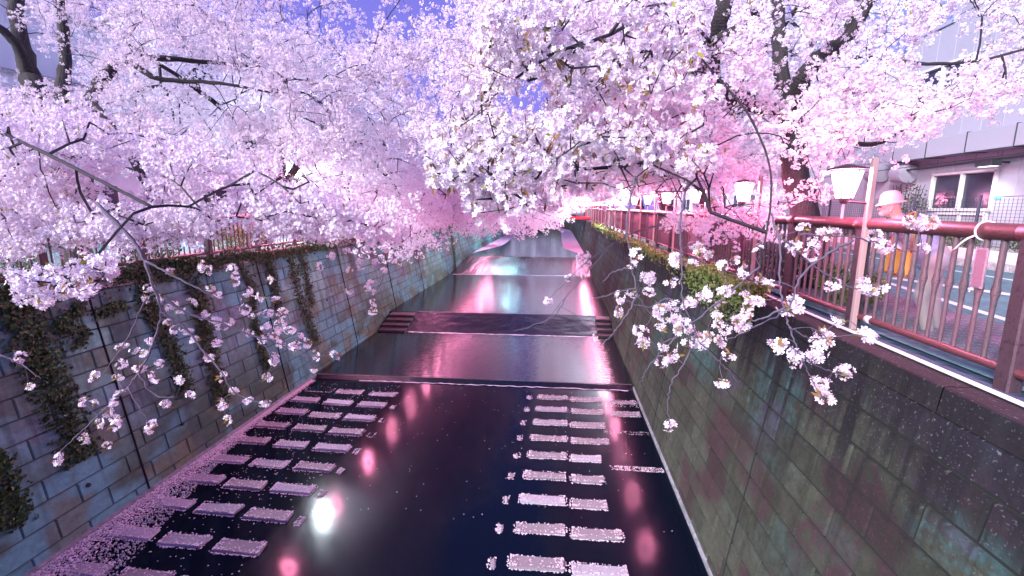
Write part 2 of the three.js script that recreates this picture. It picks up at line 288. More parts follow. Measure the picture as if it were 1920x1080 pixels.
{
  const r = rng(301), geos = [0, 1, 2].map((i) => cbox(1, 0.34, 1, 0.02));
  const put = (x0, x1, z, dz, h0 = 0.075, tilt = 0) => {
    const h = h0 * 0.52, w = x1 - x0, g = chip(cbox(w, 0.34, dz, 0.022), r), m = mesh('slab', g, mSlab[Math.floor(r() * 3)], bed);
    m.position.set((x0 + x1) / 2, LV[0] + h - 0.17, z); m.rotation.set(rr(r, -0.02, 0.02), tilt + rr(r, -0.015, 0.015), rr(r, -0.012, 0.012));
    const sink = r() < 0.18 ? rr(r, 0.01, 0.03) : 0; m.position.y -= sink; m.rotation.z += rr(r, -0.015, 0.015); slabTops.push([m.position.x, LV[0] + h - sink, z, w, dz, m.rotation.y]);
  };
  for (let k = 0; k < 10; k++) { // left rows
    const z = -5.42 - 0.775 * k, n = 3;
    for (let c = 0; c < n; c++) put(-7.46 + c * 1.0 + rr(r, -0.03, 0.03), -6.66 + c * 1.0 + rr(r, -0.03, 0.03), z + 0.07 * c + rr(r, -0.02, 0.02), 0.27, k > 8 ? 0.03 : 0.07 + rr(r, 0, 0.02), -0.03);
    if (k < 9 && k !== 1) put(-4.47, -4.36, z + 0.2, 0.2, 0.03);
  }
  for (let k = 0; k < 10; k++) { // right rows
    const z = -5.42 - 0.785 * k, sh = 0.03 * (-z - 6.2);
    put(-0.96 + sh, -0.86 + sh, z + 0.06, 0.2, 0.045);
    put(-0.66 + sh, 0.2 + sh * 0.9, z, 0.24, 0.07, 0.015);
    put(0.3 + sh * 0.9, (k > 2 && k < 6 ? 0.95 : 1.15) + sh, z + 0.05, 0.24, 0.065, 0.015);
    if (k > 7) put(1.55, 2.28, z + 0.1, 0.24, 0.06, 0.015);
  }
  // stepped concrete shoulders at both ends of the second weir
  for (let k = 0; k < 4; k++) for (const [x0, x1] of [[-7.7, -6.5], [1.75, 2.4]]) {
    const m = mesh('weir_step', cbox(x1 - x0, 0.5, 0.55, 0.02), mStep, bed); m.position.set((x0 + x1) / 2, LV[1] - 0.16 + 0.12 * k, -18.75 - 0.45 * k);
  }
  const lip = (x0, x1, y, s, w) => { const m = mesh('weir_lip', cbox(x1 - x0, 0.3, w, 0.04), MAT({ color: [0.09, 0.085, 0.085], roughness: 0.5 }), bed); m.position.set((x0 + x1) / 2, y - 0.15, -s); return m; };
  lip(-7.7, 2.36, LV[1] + 0.008, 13.43, 0.05).rotation.y = 0.006; lip(-6.5, 1.75, LV[2] + 0.006, 20.45, 0.12); lip(-7.8, 2.4, LV[3] + 0.006, 39.6, 0.2);
}
{ // thin lines of foam at the foot of each weir
  const r = rng(333), foam = MAT({ color: [0.55, 0.52, 0.62], roughness: 0.6 });
  [[LV[0], 13.22, -6.2, 2.3], [LV[1], 18.55, -6.4, 1.7], [LV[2], 32.5, -7.6, 2.3]].forEach(([y, s, x0, x1], i) => { const b = new MB(), P = []; for (let x = x0; x <= x1; x += 0.12) P.push([x, s + rr(r, -0.03, 0.03), rr(r, 0.0, 0.028) * (1 + i)]); for (let k = 0; k + 1 < P.length; k++) { const [a, sa, wa] = P[k], [c, sc, wc] = P[k + 1]; b.quad(V(a, y + 0.006, -sa + wa), V(c, y + 0.006, -sc + wc), V(c, y + 0.012, -sc - wc), V(a, y + 0.012, -sa - wa)); } mesh('foam', b.geo(), foam, bed, 'stuff'); });
}
// petals: fallen on slabs, drifting at their edges, in a band along the left wall foot
const petalGeo = (() => { const b = new MB(), w = 0.011, l = 0.016; const a = V(0, 0, -l), c = V(w, 0.004, 0.002), d = V(0.003, 0.001, l), e = V(-w, 0.004, 0.002); b.tri(a, c, e); b.tri(e, c, d); return b.geo(); })();
function scatter(name, geo, mat, list, parent, label, tone) {
  const im = new THREE.InstancedMesh(geo, mat, list.length); list.forEach((m, i) => im.setMatrixAt(i, m)); if (tone) { const c = new THREE.Color(); list.forEach((_, i) => im.setColorAt(i, c.setRGB(...tone(i)))); } im.name = parent ? name : numbered(name); im.castShadow = im.receiveShadow = true;
  im.userData.kind = 'stuff'; if (label) im.userData.label = label; (parent ?? scene).add(im); return im;
}
const M4 = (p, e, s) => new THREE.Matrix4().compose(p, new THREE.Quaternion().setFromEuler(e), typeof s === 'number' ? V(s, s, s) : s);
{
  const r = rng(401), L = [];
  const flat = (x, y, z, s = 1) => L.push(M4(V(x, y, z), new THREE.Euler(rr(r, -0.3, 0.3), r() * 6.3, rr(r, -0.3, 0.3)), s * rr(r, 0.7, 1.3)));
  for (const [x, y, z, w, d, a] of slabTops) {
    const c = Math.cos(a), q = Math.sin(a), n = Math.floor(w * d * 620), side = r() < 0.5 ? 1 : -1;
    for (let i = 0; i < n; i++) { let u = (r() - 0.5); if (r() < 0.6) u = Math.sign(u) * (0.5 - Math.abs(u) ** 1.8 * 0.5); let v = r() - 0.5; if (r() < 0.5) v = Math.sign(v) * (0.5 - Math.abs(v) * 0.35); const lx = u * w * 0.97, lz = v * d * 0.95; flat(x + lx * c + lz * q, y + 0.006, z - lx * q + lz * c); }
    for (let i = 0; i < 80 * (w + d); i++) { const t = r() * (w + d) * 2, o = 0.012 + r() * r() * 0.03; let lx, lz; if (t < w) { lx = t - w / 2; lz = d / 2 + o; } else if (t < w + d) { lx = side * (w / 2 + o); lz = t - w - d / 2; } else if (t < 2 * w + d) { lx = t - 1.5 * w - d; lz = d / 2 + o; } else { lx = -w / 2 - o; lz = t - 2 * w - 1.5 * d; } flat(x + lx * c + lz * q, LV[0] + 0.006, z - lx * q + lz * c); }
  }
  for (let i = 0; i < 11000; i++) { const s = 3.5 + r() * 9.5, wd = 0.13 + 0.4 * Math.max(0, 1 - (s - 3.5) / 7) , x = XL(-4.1) + 0.04 + r() * r() * wd * 1.6; flat(x, LV[0] + 0.03 + 0.03 * r(), -s, 1.2); }
  for (let i = 0; i < 700; i++) flat(rr(r, -7.4, -4.7), LV[0] + 0.005, -rr(r, 4, 13), 0.9);
  for (let i = 0; i < 140; i++) flat(rr(r, -4.5, 2.2), LV[0] + 0.005, -rr(r, 7, 13), 0.8);
  for (let i = 0; i < 500; i++) flat(rr(r, 1.2, 2.3), LV[0] + 0.006, -(9.0 + 0.08 * Math.sin(i) + (i % 3) * 0.785 * 2 * (i & 1)), 0.9);
  scatter('fallen_petals', petalGeo, mPetalLoose, L, null, 'pale pink fallen petals lying on the slabs and drifting along the left wall foot');
  // gravel shore at the near left
  const G = new THREE.IcosahedronGeometry(0.03, 1), Lg = [];
  for (let i = 0; i < 5200; i++) { const s = 3 + r() * 6.5, wd = 0.35 + 1.5 * Math.max(0, 1 - (s - 3) / 6), x = XL(-4.1) + 0.02 + r() * wd; if (x > -4.6) continue; Lg.push(M4(V(x, LV[0] + 0.012 + 0.05 * Math.max(0, 1 - (x + 7.74) / wd), -s), new THREE.Euler(r() * 6, r() * 6, r() * 6), V(rr(r, 0.3, 1), rr(r, 0.25, 0.55), rr(r, 0.3, 0.95)).multiplyScalar(rr(r, 0.5, 1.0)))); }
  scatter('gravel', G, MAT({ color: [0.33, 0.36, 0.38], roughness: 0.75 }), Lg, null, 'pale pebbles heaped at the foot of the left wall');
}
// petal rafts on shallow ledges far up the canal
{
  const raftTex = dtex(512, 512, (u, v) => { const k = 0.5 + 0.9 * gB(u, v); return [0.50 * k, 0.33 * k, 0.46 * k]; }, true);
  const mr = MAT({ map: rep(raftTex, 0.5, 0.5), bumpMap: rep(grain, 1, 1), bumpScale: 0.02 });
  for (const [x0, x1, s0, s1, l] of [[0.6, 2.5, 40, 100, 'petal-covered stone ledge along the far right wall foot'], [-8.0, -6.2, 42, 100, 'petal-covered ledge along the far left wall foot']])
    { const b = new MB(), ss = range(s0, s1, 1), xe = (s) => (x0 < 0 ? lerp(x0 + 0.2, x1, sm(s0, s0 + 10, s)) : lerp(x1 - 0.2, x0, sm(s0, s0 + 10, s))); for (let i = 0; i + 1 < ss.length; i++) { const w = x0 < 0 ? x0 - 0.2 : x1, q = (s, k) => cp(k ? w : xe(s), LV[3] + (k ? 0.05 : 0.015), s), u = (s, k) => [k ? w : xe(s), s], A = [ss[i], 0], B = [ss[i], 1], C = [ss[i + 1], 1], D = [ss[i + 1], 0]; b.quad(q(...A), q(...B), q(...C), q(...D), u(...A), u(...B), u(...C), u(...D)); } mr.side = THREE.DoubleSide; tag(mesh('ledge', b.geo(), mr), l, null, null, 'structure'); }
}

// ------------------------------------------------------------------ banks and street
{
  const pave = dtex(512, 512, (u, v) => { const k = 0.6 + 0.8 * gB(u, v), p = sm(0.62, 0.72, fine(u, v)); return mix3([0.16 * k, 0.14 * k, 0.17 * k], [0.75, 0.58, 0.66], p * 0.6); }, true);
  const asph = dtex(512, 512, (u, v) => { const k = 0.6 + 0.8 * gB(u, v) * (0.6 + 0.8 * gC(u, v)); return [0.10 * k, 0.19 * k, 0.215 * k]; }, true);
  const mAs = MAT({ map: rep(asph, 0.5, 0.5), bumpMap: rep(grain, 2, 2), bumpScale: 0.006 }), mPv = MAT({ map: rep(pave, 0.5, 0.5), bumpMap: rep(grain, 2, 2), bumpScale: 0.006 });
  const st = (n, g, m, l) => tag(mesh(n, g, m), l, null, null, 'structure');
  st('ground', strip(new MB(), [[3.5, -0.01], [260, -0.01]], SW, (s, X) => [X, s]).geo(), mAs, 'asphalt street along the right bank');
  st('ground', strip(new MB(), [[-45.5, 0.09], [-8.9, 0.09]], SW, (s, X) => [X, s]).geo(), mAs, 'street along the left bank');
  const far = new THREE.PlaneGeometry(900, 900).rotateX(-Math.PI / 2); far.translate(0, -5.2, -120); st('ground', far, mAs, 'ground far around');
  // wet gutter strip and pavement behind the railing
  st('gutter', strip(new MB(), [[3.24, -0.035], [3.72, -0.03]], SW, (s, X) => [X, s]).geo(), PHY({ color: [0.05, 0.075, 0.12], roughness: 0.35, bumpMap: rep(streak, 0.4, 3), bumpScale: 0.02 }), 'wet dark gutter strip under the near railing');
  st('pavement', strip(new MB(), [[3.72, -0.04], [3.73, 0.02], [5.0, 0.02]], SW, (s, X) => [X, s]).geo(), mPv, 'petal-strewn pavement behind the right railing');
  // pavers near
  const pb2 = []; const RP = rng(88);
  for (let i = 0; i < 12; i++) for (let j = 0; j < 24; j++) { const m = mesh('paver', cbox(0.11, 0.03, 0.22, 0.006), mPv, scene.children.find((o) => o.name === 'pavement')); m.position.set(3.80 + i * 0.114, 0.013 + rr(RP, 0, 0.004), -2.6 - j * 0.224 - (i & 1) * 0.11); }
  // painted lines: an edge line, and lines that follow the street away to the right
  const line = (pts, w, l) => { const b = new MB(); for (let i = 0; i + 1 < pts.length; i++) { const a = pts[i], c = pts[i + 1], n = V(-(c.z - a.z), 0, c.x - a.x).normalize().multiplyScalar(w / 2); b.quad(a.clone().sub(n), c.clone().sub(n), c.clone().add(n), a.clone().add(n)); } return st('road_marking', b.geo(), MAT({ color: [0.7, 0.7, 0.72], roughness: 0.8 }), l); };
  const up = (p) => (p.y = -0.004, p);
  line([V(5.1, 0, -1), V(5.42, 0, -5.7), V(5.76, 0, -7.57), V(6.4, 0, -11), V(7, 0, -16)].map(up), 0.13, 'white edge line of the right street beside the pavement');
  line([V(8.53, 0, -2), V(8.53, 0, -30)].map(up), 0.13, 'white far edge line of the right street along the kerb');
  line([V(6.45, 0, -9.4), V(6.74, 0, -8.66), V(7.12, 0, -7.7), V(7.3, 0, -6.6)].map(up), 0.26, 'short broad white mark on the right street');
  // kerb of the far side
  const u = V(0, 0, -1), o = V(9.55, 0, -8); const t = thing('kerb', 'pale kerb on the far side of the right street'); t.userData.kind = 'structure';
  for (let k = -4; k < 22; k++) { const m = mesh('kerb_stone', cbox(0.16, 0.26, 0.98, 0.02), mConc, t); m.position.copy(o).addScaledVector(u, k).setY(0.01); m.rotation.y = Math.atan2(-u.x, -u.z); }
  // left walkway
  st('pavement', strip(new MB(), [[-10.4, 0.125], [-8.66, 0.125], [-8.65, 0.05]], SW, (s, X) => [X, s]).geo(), mPv, 'narrow pavement behind the left railing');
}

// ------------------------------------------------------------------ railings
const balGeo = (h, w) => { const g = new THREE.LatheGeometry([[w * 0.85, 0], [w * 0.85, h * 0.40], [w * 1.0, h * 0.48], [w * 1.5, h * 0.55], [w * 1.05, h * 0.61], [w * 1.05, h]].map(([x, y]) => new THREE.Vector2(x, y)), 8); return g; };
function railing(label, X, yLow, yTop, posts, s0, s1, dB, rTop, open) {
  const t = thing('railing', label, 'railing'), ss = range(s0, s1, 1.0);
  const run = (y, r, n, m) => { const b = tube(ss.map((s) => cp(X, y, s)), r, 12); mesh(n, smoothed(b.geo()), m, t); };
  run(yTop, rTop, 'top_rail', mRail); run(yLow, rTop * 0.55, 'lower_rail', mRail);
  const pg = cbox(0.11, yTop - yLow + 0.28, 0.13, 0.012), bg = balGeo(yTop - yLow, 0.021), farB = [], near = [];
  for (const s of posts) { const m = mesh('post', pg, mPost, t), p = cp(X, (yTop + yLow) / 2 - 0.15, s); m.position.copy(p); m.rotation.y = ca(s); }
  for (let s = s0 + 0.1; s < s1; s += dB) { if (posts.some((q) => Math.abs(q - s) < 0.1)) continue; const p = cp(X, yLow, s); if (near.length < 290 && s > open) { const m = mesh('baluster', bg, mBal, t); m.position.copy(p); near.push(m); } else { const g = bg.clone(); g.translate(p.x, p.y, p.z); farB.push(g); } }
  if (farB.length) mesh('baluster_run', mergeGeometries(farB), mBal, t, 'stuff');
  // collars where the top rail is jointed
  for (const s of posts) { const b = tube([cp(X, yTop, s - 0.09), cp(X, yTop, s + 0.09)], rTop * 1.1, 12); mesh('collar', smoothed(b.geo()), mRail, t); }
  return t;
}
const postsR = [1.9, 3.66, 5.54, 7.1, 8.95, 10.8, 12.6]; for (let s = 14.4; s < 62; s += 1.8) postsR.push(s);
const postsL = []; for (let s = 1.2; s < 60; s += 1.85) postsL.push(s);
railing('red-brown pipe railing with bulged balusters along the right bank', 3.45, 0.12, 1.16, postsR, 0.6, 62, 0.145, 0.068, 1.5);
railing('brown pipe railing behind ivy and blossom on the left bank', -8.56, 0.24, 1.10, postsL, 0.6, 60, 0.155, 0.055, 2.5);
{ // white conduit on the coping, small ties on the railing
  const t = thing('conduit_pipe', 'white conduit pipe lying on the right coping with a dark red joint', 'pipe');
  mesh('pipe', smoothed(tube([V(3.17, 0.028, -3.05), V(3.17, 0.03, -6.0), V(3.18, 0.03, -9.5)], 0.016, 10).geo()), mWhite, t);
  mesh('coupling', smoothed(tube([V(3.17, 0.028, -3.04), V(3.172, 0.03, -2.72)], 0.025, 10).geo()), MAT({ color: [0.22, 0.02, 0.04], roughness: 0.4 }), t);
  mesh('pipe', smoothed(tube([V(3.172, 0.03, -2.72), V(3.18, 0.03, -1.2)], 0.016, 10).geo()), mWhite, t);
  const w = thing('wrapped_sign', 'pink sign in clear plastic tied upright to a baluster of the right railing', 'sign', [3.41, 0.86, -4.02]); w.scale.setScalar(0.66);
  mesh('board', cbox(0.012, 0.46, 0.14, 0.004), MAT({ color: [0.36, 0.05, 0.16], roughness: 0.7 }), w);
  mesh('plastic_wrap', cbox(0.03, 0.50, 0.18, 0.012), PHY({ color: [0.8, 0.72, 0.8], transmission: 0.85, thickness: 0, roughness: 0.22, bumpMap: rep(grain, 2, 2), bumpScale: 0.01 }), w);
  mesh('tie', smoothed(tube(spline([V(0.0, -0.24, 0.05), V(0.07, -0.25, 0), V(0.0, -0.25, -0.05), V(-0.05, -0.30, -0.02)], 12), 0.006, 6).geo()), mWhite, w);
  const k = thing('cord_tie', 'white cord knotted round the right top rail above the wrapped sign', 'cord');
  mesh('cord', smoothed(tube(spline([...Array(9)].map((_, i) => { const a = i / 8 * 6.28; return V(3.45 + 0.077 * Math.cos(a), 1.16 + 0.077 * Math.sin(a), -4.05 - 0.02 * Math.sin(a * 0.5)); }).concat([V(3.36, 1.10, -4.1), V(3.35, 0.98, -4.22)]), 40), 0.008, 6).geo()), mWhite, k);
  const j = thing('cord_tie', 'white tape band round the right lower rail beside the tall wooden pole', 'cord');
  mesh('tape', smoothed(tube([V(3.45, 0.12, -5.22), V(3.45, 0.12, -5.30)], 0.044, 12).geo()), mWhite, j);
}

// ------------------------------------------------------------------ lanterns and lamps
const ORD = ['nearest', 'second', 'third', 'fourth', 'fifth', 'sixth', 'seventh', 'eighth', 'ninth', 'tenth', 'eleventh', 'twelfth', 'thirteenth', 'fourteenth', 'fifteenth', 'sixteenth', 'seventeenth', 'eighteenth', 'nineteenth', 'twentieth'];
const LANT = rgb(1, 0.24, 0.46);
function makeLantern(pole) {
  const t = new THREE.Group(), H = 0.30, r1 = 0.155, r0 = 0.085, N = 6;
  const ang = (k) => k / N * Math.PI * 2 + 0.3, ring = (r, y) => [...Array(N)].map((_, k) => V(Math.cos(ang(k)) * r, y, Math.sin(ang(k)) * r));
  const b = new MB(), a = ring(r0, -H / 2), c = ring(r1, H / 2); for (let k = 0; k < N; k++) { const m = (k + 1) % N; b.quad(a[k], c[k], c[m], a[m]); }
  const shade = mesh('shade', b.geo(), new THREE.MeshStandardMaterial({ color: rgb(0.8, 0.6, 0.65), emissive: rgb(1, 0.5, 0.66), emissiveIntensity: 4.5, roughness: 0.9, side: THREE.DoubleSide }), t); shade.castShadow = false;
  for (let k = 0; k < N; k++) mesh('rib', tube([a[k], c[k]], 0.006, 5).geo(), mPost, t);
  const hoop = (p) => mesh('hoop', tube([...p, p[0]], 0.007, 5).geo(), mPost, t); hoop(a); hoop(c);
  mesh('base', new THREE.CylinderGeometry(0.05, 0.035, 0.05, 8).translate(0, -H / 2 - 0.03, 0), mPost, t);
  mesh('cap', smoothed(new THREE.LatheGeometry([[0.002, 0.06], [0.06, 0.05], [0.19, 0.012], [0.19, 0.0], [0.002, 0.004]].map((q) => new THREE.Vector2(...q)), 18)).translate(0, H / 2 + 0.012, 0), mPost, t);  // broad lid added to keep lantern light off the blossom above
  mesh('tassel', cbox(0.03, 0.16, 0.012, 0.003, 0, -H / 2 - 0.14, 0), MAT({ color: [0.8, 0.6, 0.65] }), t);
  mesh('bracket', tube([V(0, -H / 2 - 0.03, 0), V(0.24, -H / 2 - 0.05, 0.02)], 0.012, 6).geo(), mPost, t);
  if (pole) mesh('pole', cbox(0.055, 2.5, 0.055, 0.006, 0.25, -0.97, 0.03), mWood, t);
  const l = new THREE.PointLight(LANT, 17); l.position.y = 0.10; l.castShadow = true; l.shadow.radius = 3; l.name = 'lantern_light'; t.add(l);
  return t;
}
{
  const proto = makeLantern(true), protoL = makeLantern(true);
  let n = 0;
  for (let s = 2.66; s < 57.5; s += 2.81) { const t = proto.clone(); t.name = numbered('paper_lantern'); t.position.copy(cp(3.15, 1.59, s)); t.rotation.y = ca(s); t.children[t.children.length - 1].intensity = s > 22 ? 15 : s < 10 ? 8 : 18; scene.add(t); tag(t, `${ORD[n]} glowing pink paper lantern from the camera along the right railing`, 'lantern', 'pink paper lanterns along both railings'); n++; }
  n = 0;
  for (let s = 11.87; s < 58; s += 3.05) { const t = protoL.clone(); t.name = numbered('paper_lantern'); t.position.copy(cp(-8.28, 1.62, s)); t.rotation.y = Math.PI + ca(s); if (s > 22) t.children[t.children.length - 1].intensity = 14; scene.add(t); tag(t, `${ORD[n]} glowing pink paper lantern from the camera along the left railing`, 'lantern', 'pink paper lanterns along both railings'); n++; }
  const lamp = (p, I, c, label, r, y0 = 0) => {
    const t = thing('street_lamp', label, 'street lamp', [p.x, 0, p.z]);
    const g = new THREE.SphereGeometry(r, 20, 14).translate(0, p.y, 0); const m = mesh('globe', g, new THREE.MeshStandardMaterial({ color: rgb(0.9, 0.9, 0.9), emissive: c, emissiveIntensity: 8, roughness: 0.5 }), t); m.castShadow = false;
    mesh('pole', smoothed(new THREE.CylinderGeometry(0.045, 0.07, p.y - r - y0, 10).translate(0, (p.y - r + y0) / 2, 0)), mPost, t);
    mesh('collar', new THREE.CylinderGeometry(0.09, 0.06, 0.08, 10).translate(0, p.y - r - 0.01, 0), mPost, t);
    const l = new THREE.PointLight(c, I); l.position.set(0, p.y, 0); l.castShadow = true; l.shadow.radius = 8; l.name = 'lamp_light'; t.add(l);
  };
  lamp(V(-9.1, 2.5, -15.4), 95, rgb(0.80, 0.93, 1), 'bright white globe street lamp on the left bank among the blossom', 0.2);
  lamp(V(3.9, 2.55, -30), 200, rgb(0.75, 1, 1), 'bright white globe street lamp on the right bank beyond the lanterns', 0.22);
  lamp(V(-5.6, 3.0, -50), 520, rgb(0.35, 0.95, 1), 'distant white globe lamp on the red footbridge at the bend', 0.22, 0.3);
  const fb = thing('footbridge', 'small dark red footbridge across the canal at the bend', 'bridge'), mRed = MAT({ color: [0.30, 0.025, 0.03], roughness: 0.5 });
  mesh('deck', cbox(14.5, 0.3, 1.8, 0.03, -3.2, 0.17, -50), mRed, fb);
  for (const z of [-49.15, -50.85]) { mesh('handrail', cbox(14.5, 0.08, 0.08, 0.01, -3.2, 1.32, z), mRed, fb); for (let x = -10; x < 4; x += 0.5) mesh('baluster', cbox(0.04, 1.0, 0.04, 0.005, x, 0.82, z), mRed, fb); }
}

// ------------------------------------------------------------------ blossom shapes
function flower(b, p, n, R, detail, r, tint = 0) { // five petals on a cup
  const a = (Math.abs(n.y) < 0.9 ? V(0, 1, 0) : V(1, 0, 0)).cross(n).normalize(), c = n.clone().cross(a), ph = r() * 6.3, cup = rr(r, 0.25, 0.6);
  const P = (ang, rad, h) => p.clone().addScaledVector(a, Math.cos(ang) * rad).addScaledVector(c, Math.sin(ang) * rad).addScaledVector(n, h);
  const tip = [0.89 - tint * 0.03, 0.86 - tint * 0.10, 0.93 - tint * 0.05], base = [0.86, 0.60, 0.70];
  for (let k = 0; k < 5; k++) {
    const g = ph + k * 1.2566, w = 0.5, h = R * cup;
    if (detail === 2) {
      const B = P(g, R * 0.08, 0), l = P(g - w, R * 0.62, h * 0.6), rt = P(g + w, R * 0.62, h * 0.6), tl = P(g - w * 0.45, R, h), tr = P(g + w * 0.45, R, h), nt = P(g, R * 0.9, h * 0.85);
      b.tri(B, rt, nt); b.tri(rt, tr, nt); b.tri(B, nt, l); b.tri(nt, tl, l);
      b.c.push(...base, ...tip, ...tip, ...tip, ...tip, ...tip, ...base, ...tip, ...tip, ...tip, ...tip, ...tip);
    } else if (detail === 1) {
      const B = P(g, R * 0.05, 0), l = P(g - w, R * 0.75, h * 0.7), rt = P(g + w, R * 0.75, h * 0.7), tp = P(g, R, h);
      b.tri(B, rt, tp); b.tri(B, tp, l); b.c.push(...base, ...tip, ...tip, ...base, ...tip, ...tip);
    } else { const B = P(g, 0, 0), l = P(g - 0.55, R, h), rt = P(g + 0.55, R, h); b.tri(B, rt, l); b.c.push(...tip, ...tip, ...tip); }
  }
  if (detail === 2) { const k = [0.62, 0.42, 0.16]; for (let i = 0; i < 3; i++) { b.tri(P(ph + i * 2.1, R * 0.16, R * 0.1), P(ph + i * 2.1 + 1.2, R * 0.16, R * 0.1), P(ph + i * 2.1 + 0.6, R * 0.05, R * 0.32)); b.c.push(...k, ...k, ...k); } }
}
const rdir = (r) => { const z = rr(r, -1, 1), a = r() * 6.2832, q = Math.sqrt(1 - z * z); return V(q * Math.cos(a), z, q * Math.sin(a)); };
function cluster(b, p, rad, N, FR, detail, r, leaves = 0) {
  for (let i = 0; i < N; i++) { const n = rdir(r); n.y -= 0.15; n.normalize(); flower(b, p.clone().addScaledVector(n, rad * rr(r, 0.55, 1)), n.clone().addScaledVector(rdir(r), 0.35).normalize(), FR * rr(r, 0.85, 1.1), detail, r, r() * 0.7); }
  for (let i = 0; i < leaves; i++) { const n = rdir(r), q = p.clone().addScaledVector(n, rad * 0.4), e = q.clone().addScaledVector(n, rad * 1.5), s = rdir(r).cross(n).normalize().multiplyScalar(rad * 0.22), m = q.clone().lerp(e, 0.55), k = r() < 0.5 ? [0.30, 0.30, 0.06] : [0.22, 0.13, 0.05]; b.tri(q, m.clone().add(s), m.clone().sub(s)); b.tri(m.clone().add(s), e, m.clone().sub(s)); b.col(k, 6); }
}
const RF = rng(555);
const gNear = [...Array(7)].map((_, i) => { const b = new MB(); cluster(b, V(0, 0, 0), 0.040, 13 + (i % 3) * 3, 0.0185, 2, RF, i % 2 ? 2 : 0); return b.geo(); });
for (let i = 0; i < 4; i++) { const b = new MB(), N = 6 + i * 2, ax = V(rr(RF, -0.3, 0.3), -0.7, rr(RF, -0.3, 0.3)).normalize(); for (let k = 0; k < N; k++) { const d = ax.clone().addScaledVector(rdir(RF), 0.95).normalize(), e = d.clone().multiplyScalar(rr(RF, 0.026, 0.052)), w = rdir(RF).cross(d).normalize().multiplyScalar(0.0012); b.tri(V(0, 0, 0).add(w), e, V(0, 0, 0).sub(w)); b.col([0.25, 0.28, 0.10], 3); flower(b, e, d.clone().addScaledVector(rdir(RF), 0.3).normalize(), rr(RF, 0.017, 0.0215), 2, RF, RF() * 0.6); } for (let k = 0; k < 3; k++) { const n = rdir(RF), e = n.clone().multiplyScalar(rr(RF, 0.03, 0.05)), s = rdir(RF).cross(n).normalize().multiplyScalar(0.008), m = e.clone().multiplyScalar(0.55); b.tri(V(0, 0, 0), m.clone().add(s), m.clone().sub(s)); b.tri(m.clone().add(s), e, m.clone().sub(s)); b.col(k % 2 ? [0.30, 0.32, 0.07] : [0.26, 0.15, 0.06], 6); } gNear.push(b.geo()); }
const gMid = [...Array(5)].map(() => { const b = new MB(); for (let k = 0; k < 8; k++) cluster(b, V(rr(RF, -0.2, 0.2), rr(RF, -0.1, 0.1), rr(RF, -0.14, 0.14)), 0.036, 9, 0.0175, 1, RF, RF() < 0.1 ? 2 : 0); return b.geo(); });
const gFar = [...Array(5)].map(() => { const b = new MB(); for (let k = 0; k < 26; k++) cluster(b, V(rr(RF, -0.36, 0.36), rr(RF, -0.2, 0.2), rr(RF, -0.3, 0.3)), 0.042, 5, 0.025, 0, RF); return b.geo(); });

// ------------------------------------------------------------------ trees
// limbs: arrays of points with radii; every spray place is then joined to the nearest wood by a curved twig
function growTree(t, limbs, places, r, o = {}) {
  const N = []; // nodes: p, parent, len, fixed radius
  const add = (p, parent, fix = 0) => { if (parent >= 0) N[parent].ch++; N.push({ p, parent, len: parent < 0 || fix ? 0 : N[parent].len + p.distanceTo(N[parent].p), w: 0, ch: 0, fix }); return N.length - 1; };
  limbs.forEach(({ pts, r0, r1, name, sides }) => {
    const n = Math.max(6, Math.round(pts.length * 5)), q = spline(pts, n), rad = q.map((_, i) => lerp(r0, r1, (i / n) ** 0.8));
    q.forEach((p, i) => { if (i && i < n) { const k = r0 * 0.12; p.add(V(rr(r, -k, k), rr(r, -k, k), rr(r, -k, k))); } });
    if (name) mesh(name, smoothed(tube(q, rad.map((x) => x * rr(r, 0.92, 1.08)), sides ?? (r0 > 0.1 ? 12 : 7)).geo()), r0 > 0.05 ? mBark : mTwig, t);
    let at = -1; if (N.length) { let bd = 1e9; N.forEach((m, i) => { const d = m.p.distanceToSquared(q[0]); if (d < bd) { bd = d; at = i; } }); }
    q.forEach((p, i) => { at = add(p, at, 1); });
  });
  const seeds = N.length, step = o.step ?? 0.4, pref = o.pref ?? 0.22;
  const order = places.map((p) => { let d = 1e9; for (let i = 0; i < seeds; i++) d = Math.min(d, N[i].p.distanceToSquared(p)); return [d, p]; }).sort((a, b) => a[0] - b[0]);
  for (const [, p] of order) {
    let bi = 0, bd = 1e9; for (let i = 0; i < N.length; i++) { const m = N[i]; const d = m.p.distanceTo(p) + pref * m.len + (i < seeds ? 0.12 : 0) + 0.16 * Math.max(0, m.ch - 1); if (d < bd) { bd = d; bi = i; } }
    const a = N[bi].p, L = a.distanceTo(p), k = Math.max(1, Math.round(L / step)); let at = bi; const bend = rdir(r).multiplyScalar(L * 0.10).add(V(0, L * (o.lift ?? 0.12), 0)); bend.multiplyScalar(1.25);
    for (let i = 1; i <= k; i++) { const u = i / k, q = a.clone().lerp(p, u).addScaledVector(bend, 4 * u * (1 - u) * 0.6); if (i < k) q.add(rdir(r).multiplyScalar(step * 0.10)); at = add(q, at); }
    N[at].end = true;
  }
  for (let i = N.length - 1; i >= seeds; i--) { if (N[i].end) N[i].w += 1; N[N[i].parent].w += N[i].w; }
  const b = new MB(), tip = o.tip ?? 0.004, R = (w) => Math.min(o.max ?? 0.09, tip * Math.max(1, w) ** 0.42);
  for (let i = seeds; i < N.length; i++) { const m = N[i], q = N[m.parent], r1 = R(m.w), r0 = m.parent < seeds ? r1 * 1.15 : R(q.w); tube([q.p, m.p], [r0, r1], r1 > 0.02 ? 6 : r1 > 0.008 ? 4 : 3, b, false); }
  if (b.p.length) mesh('twigs', b.geo(), o.twig ?? mTwig, t, 'stuff');
  return N.slice(seeds);
}
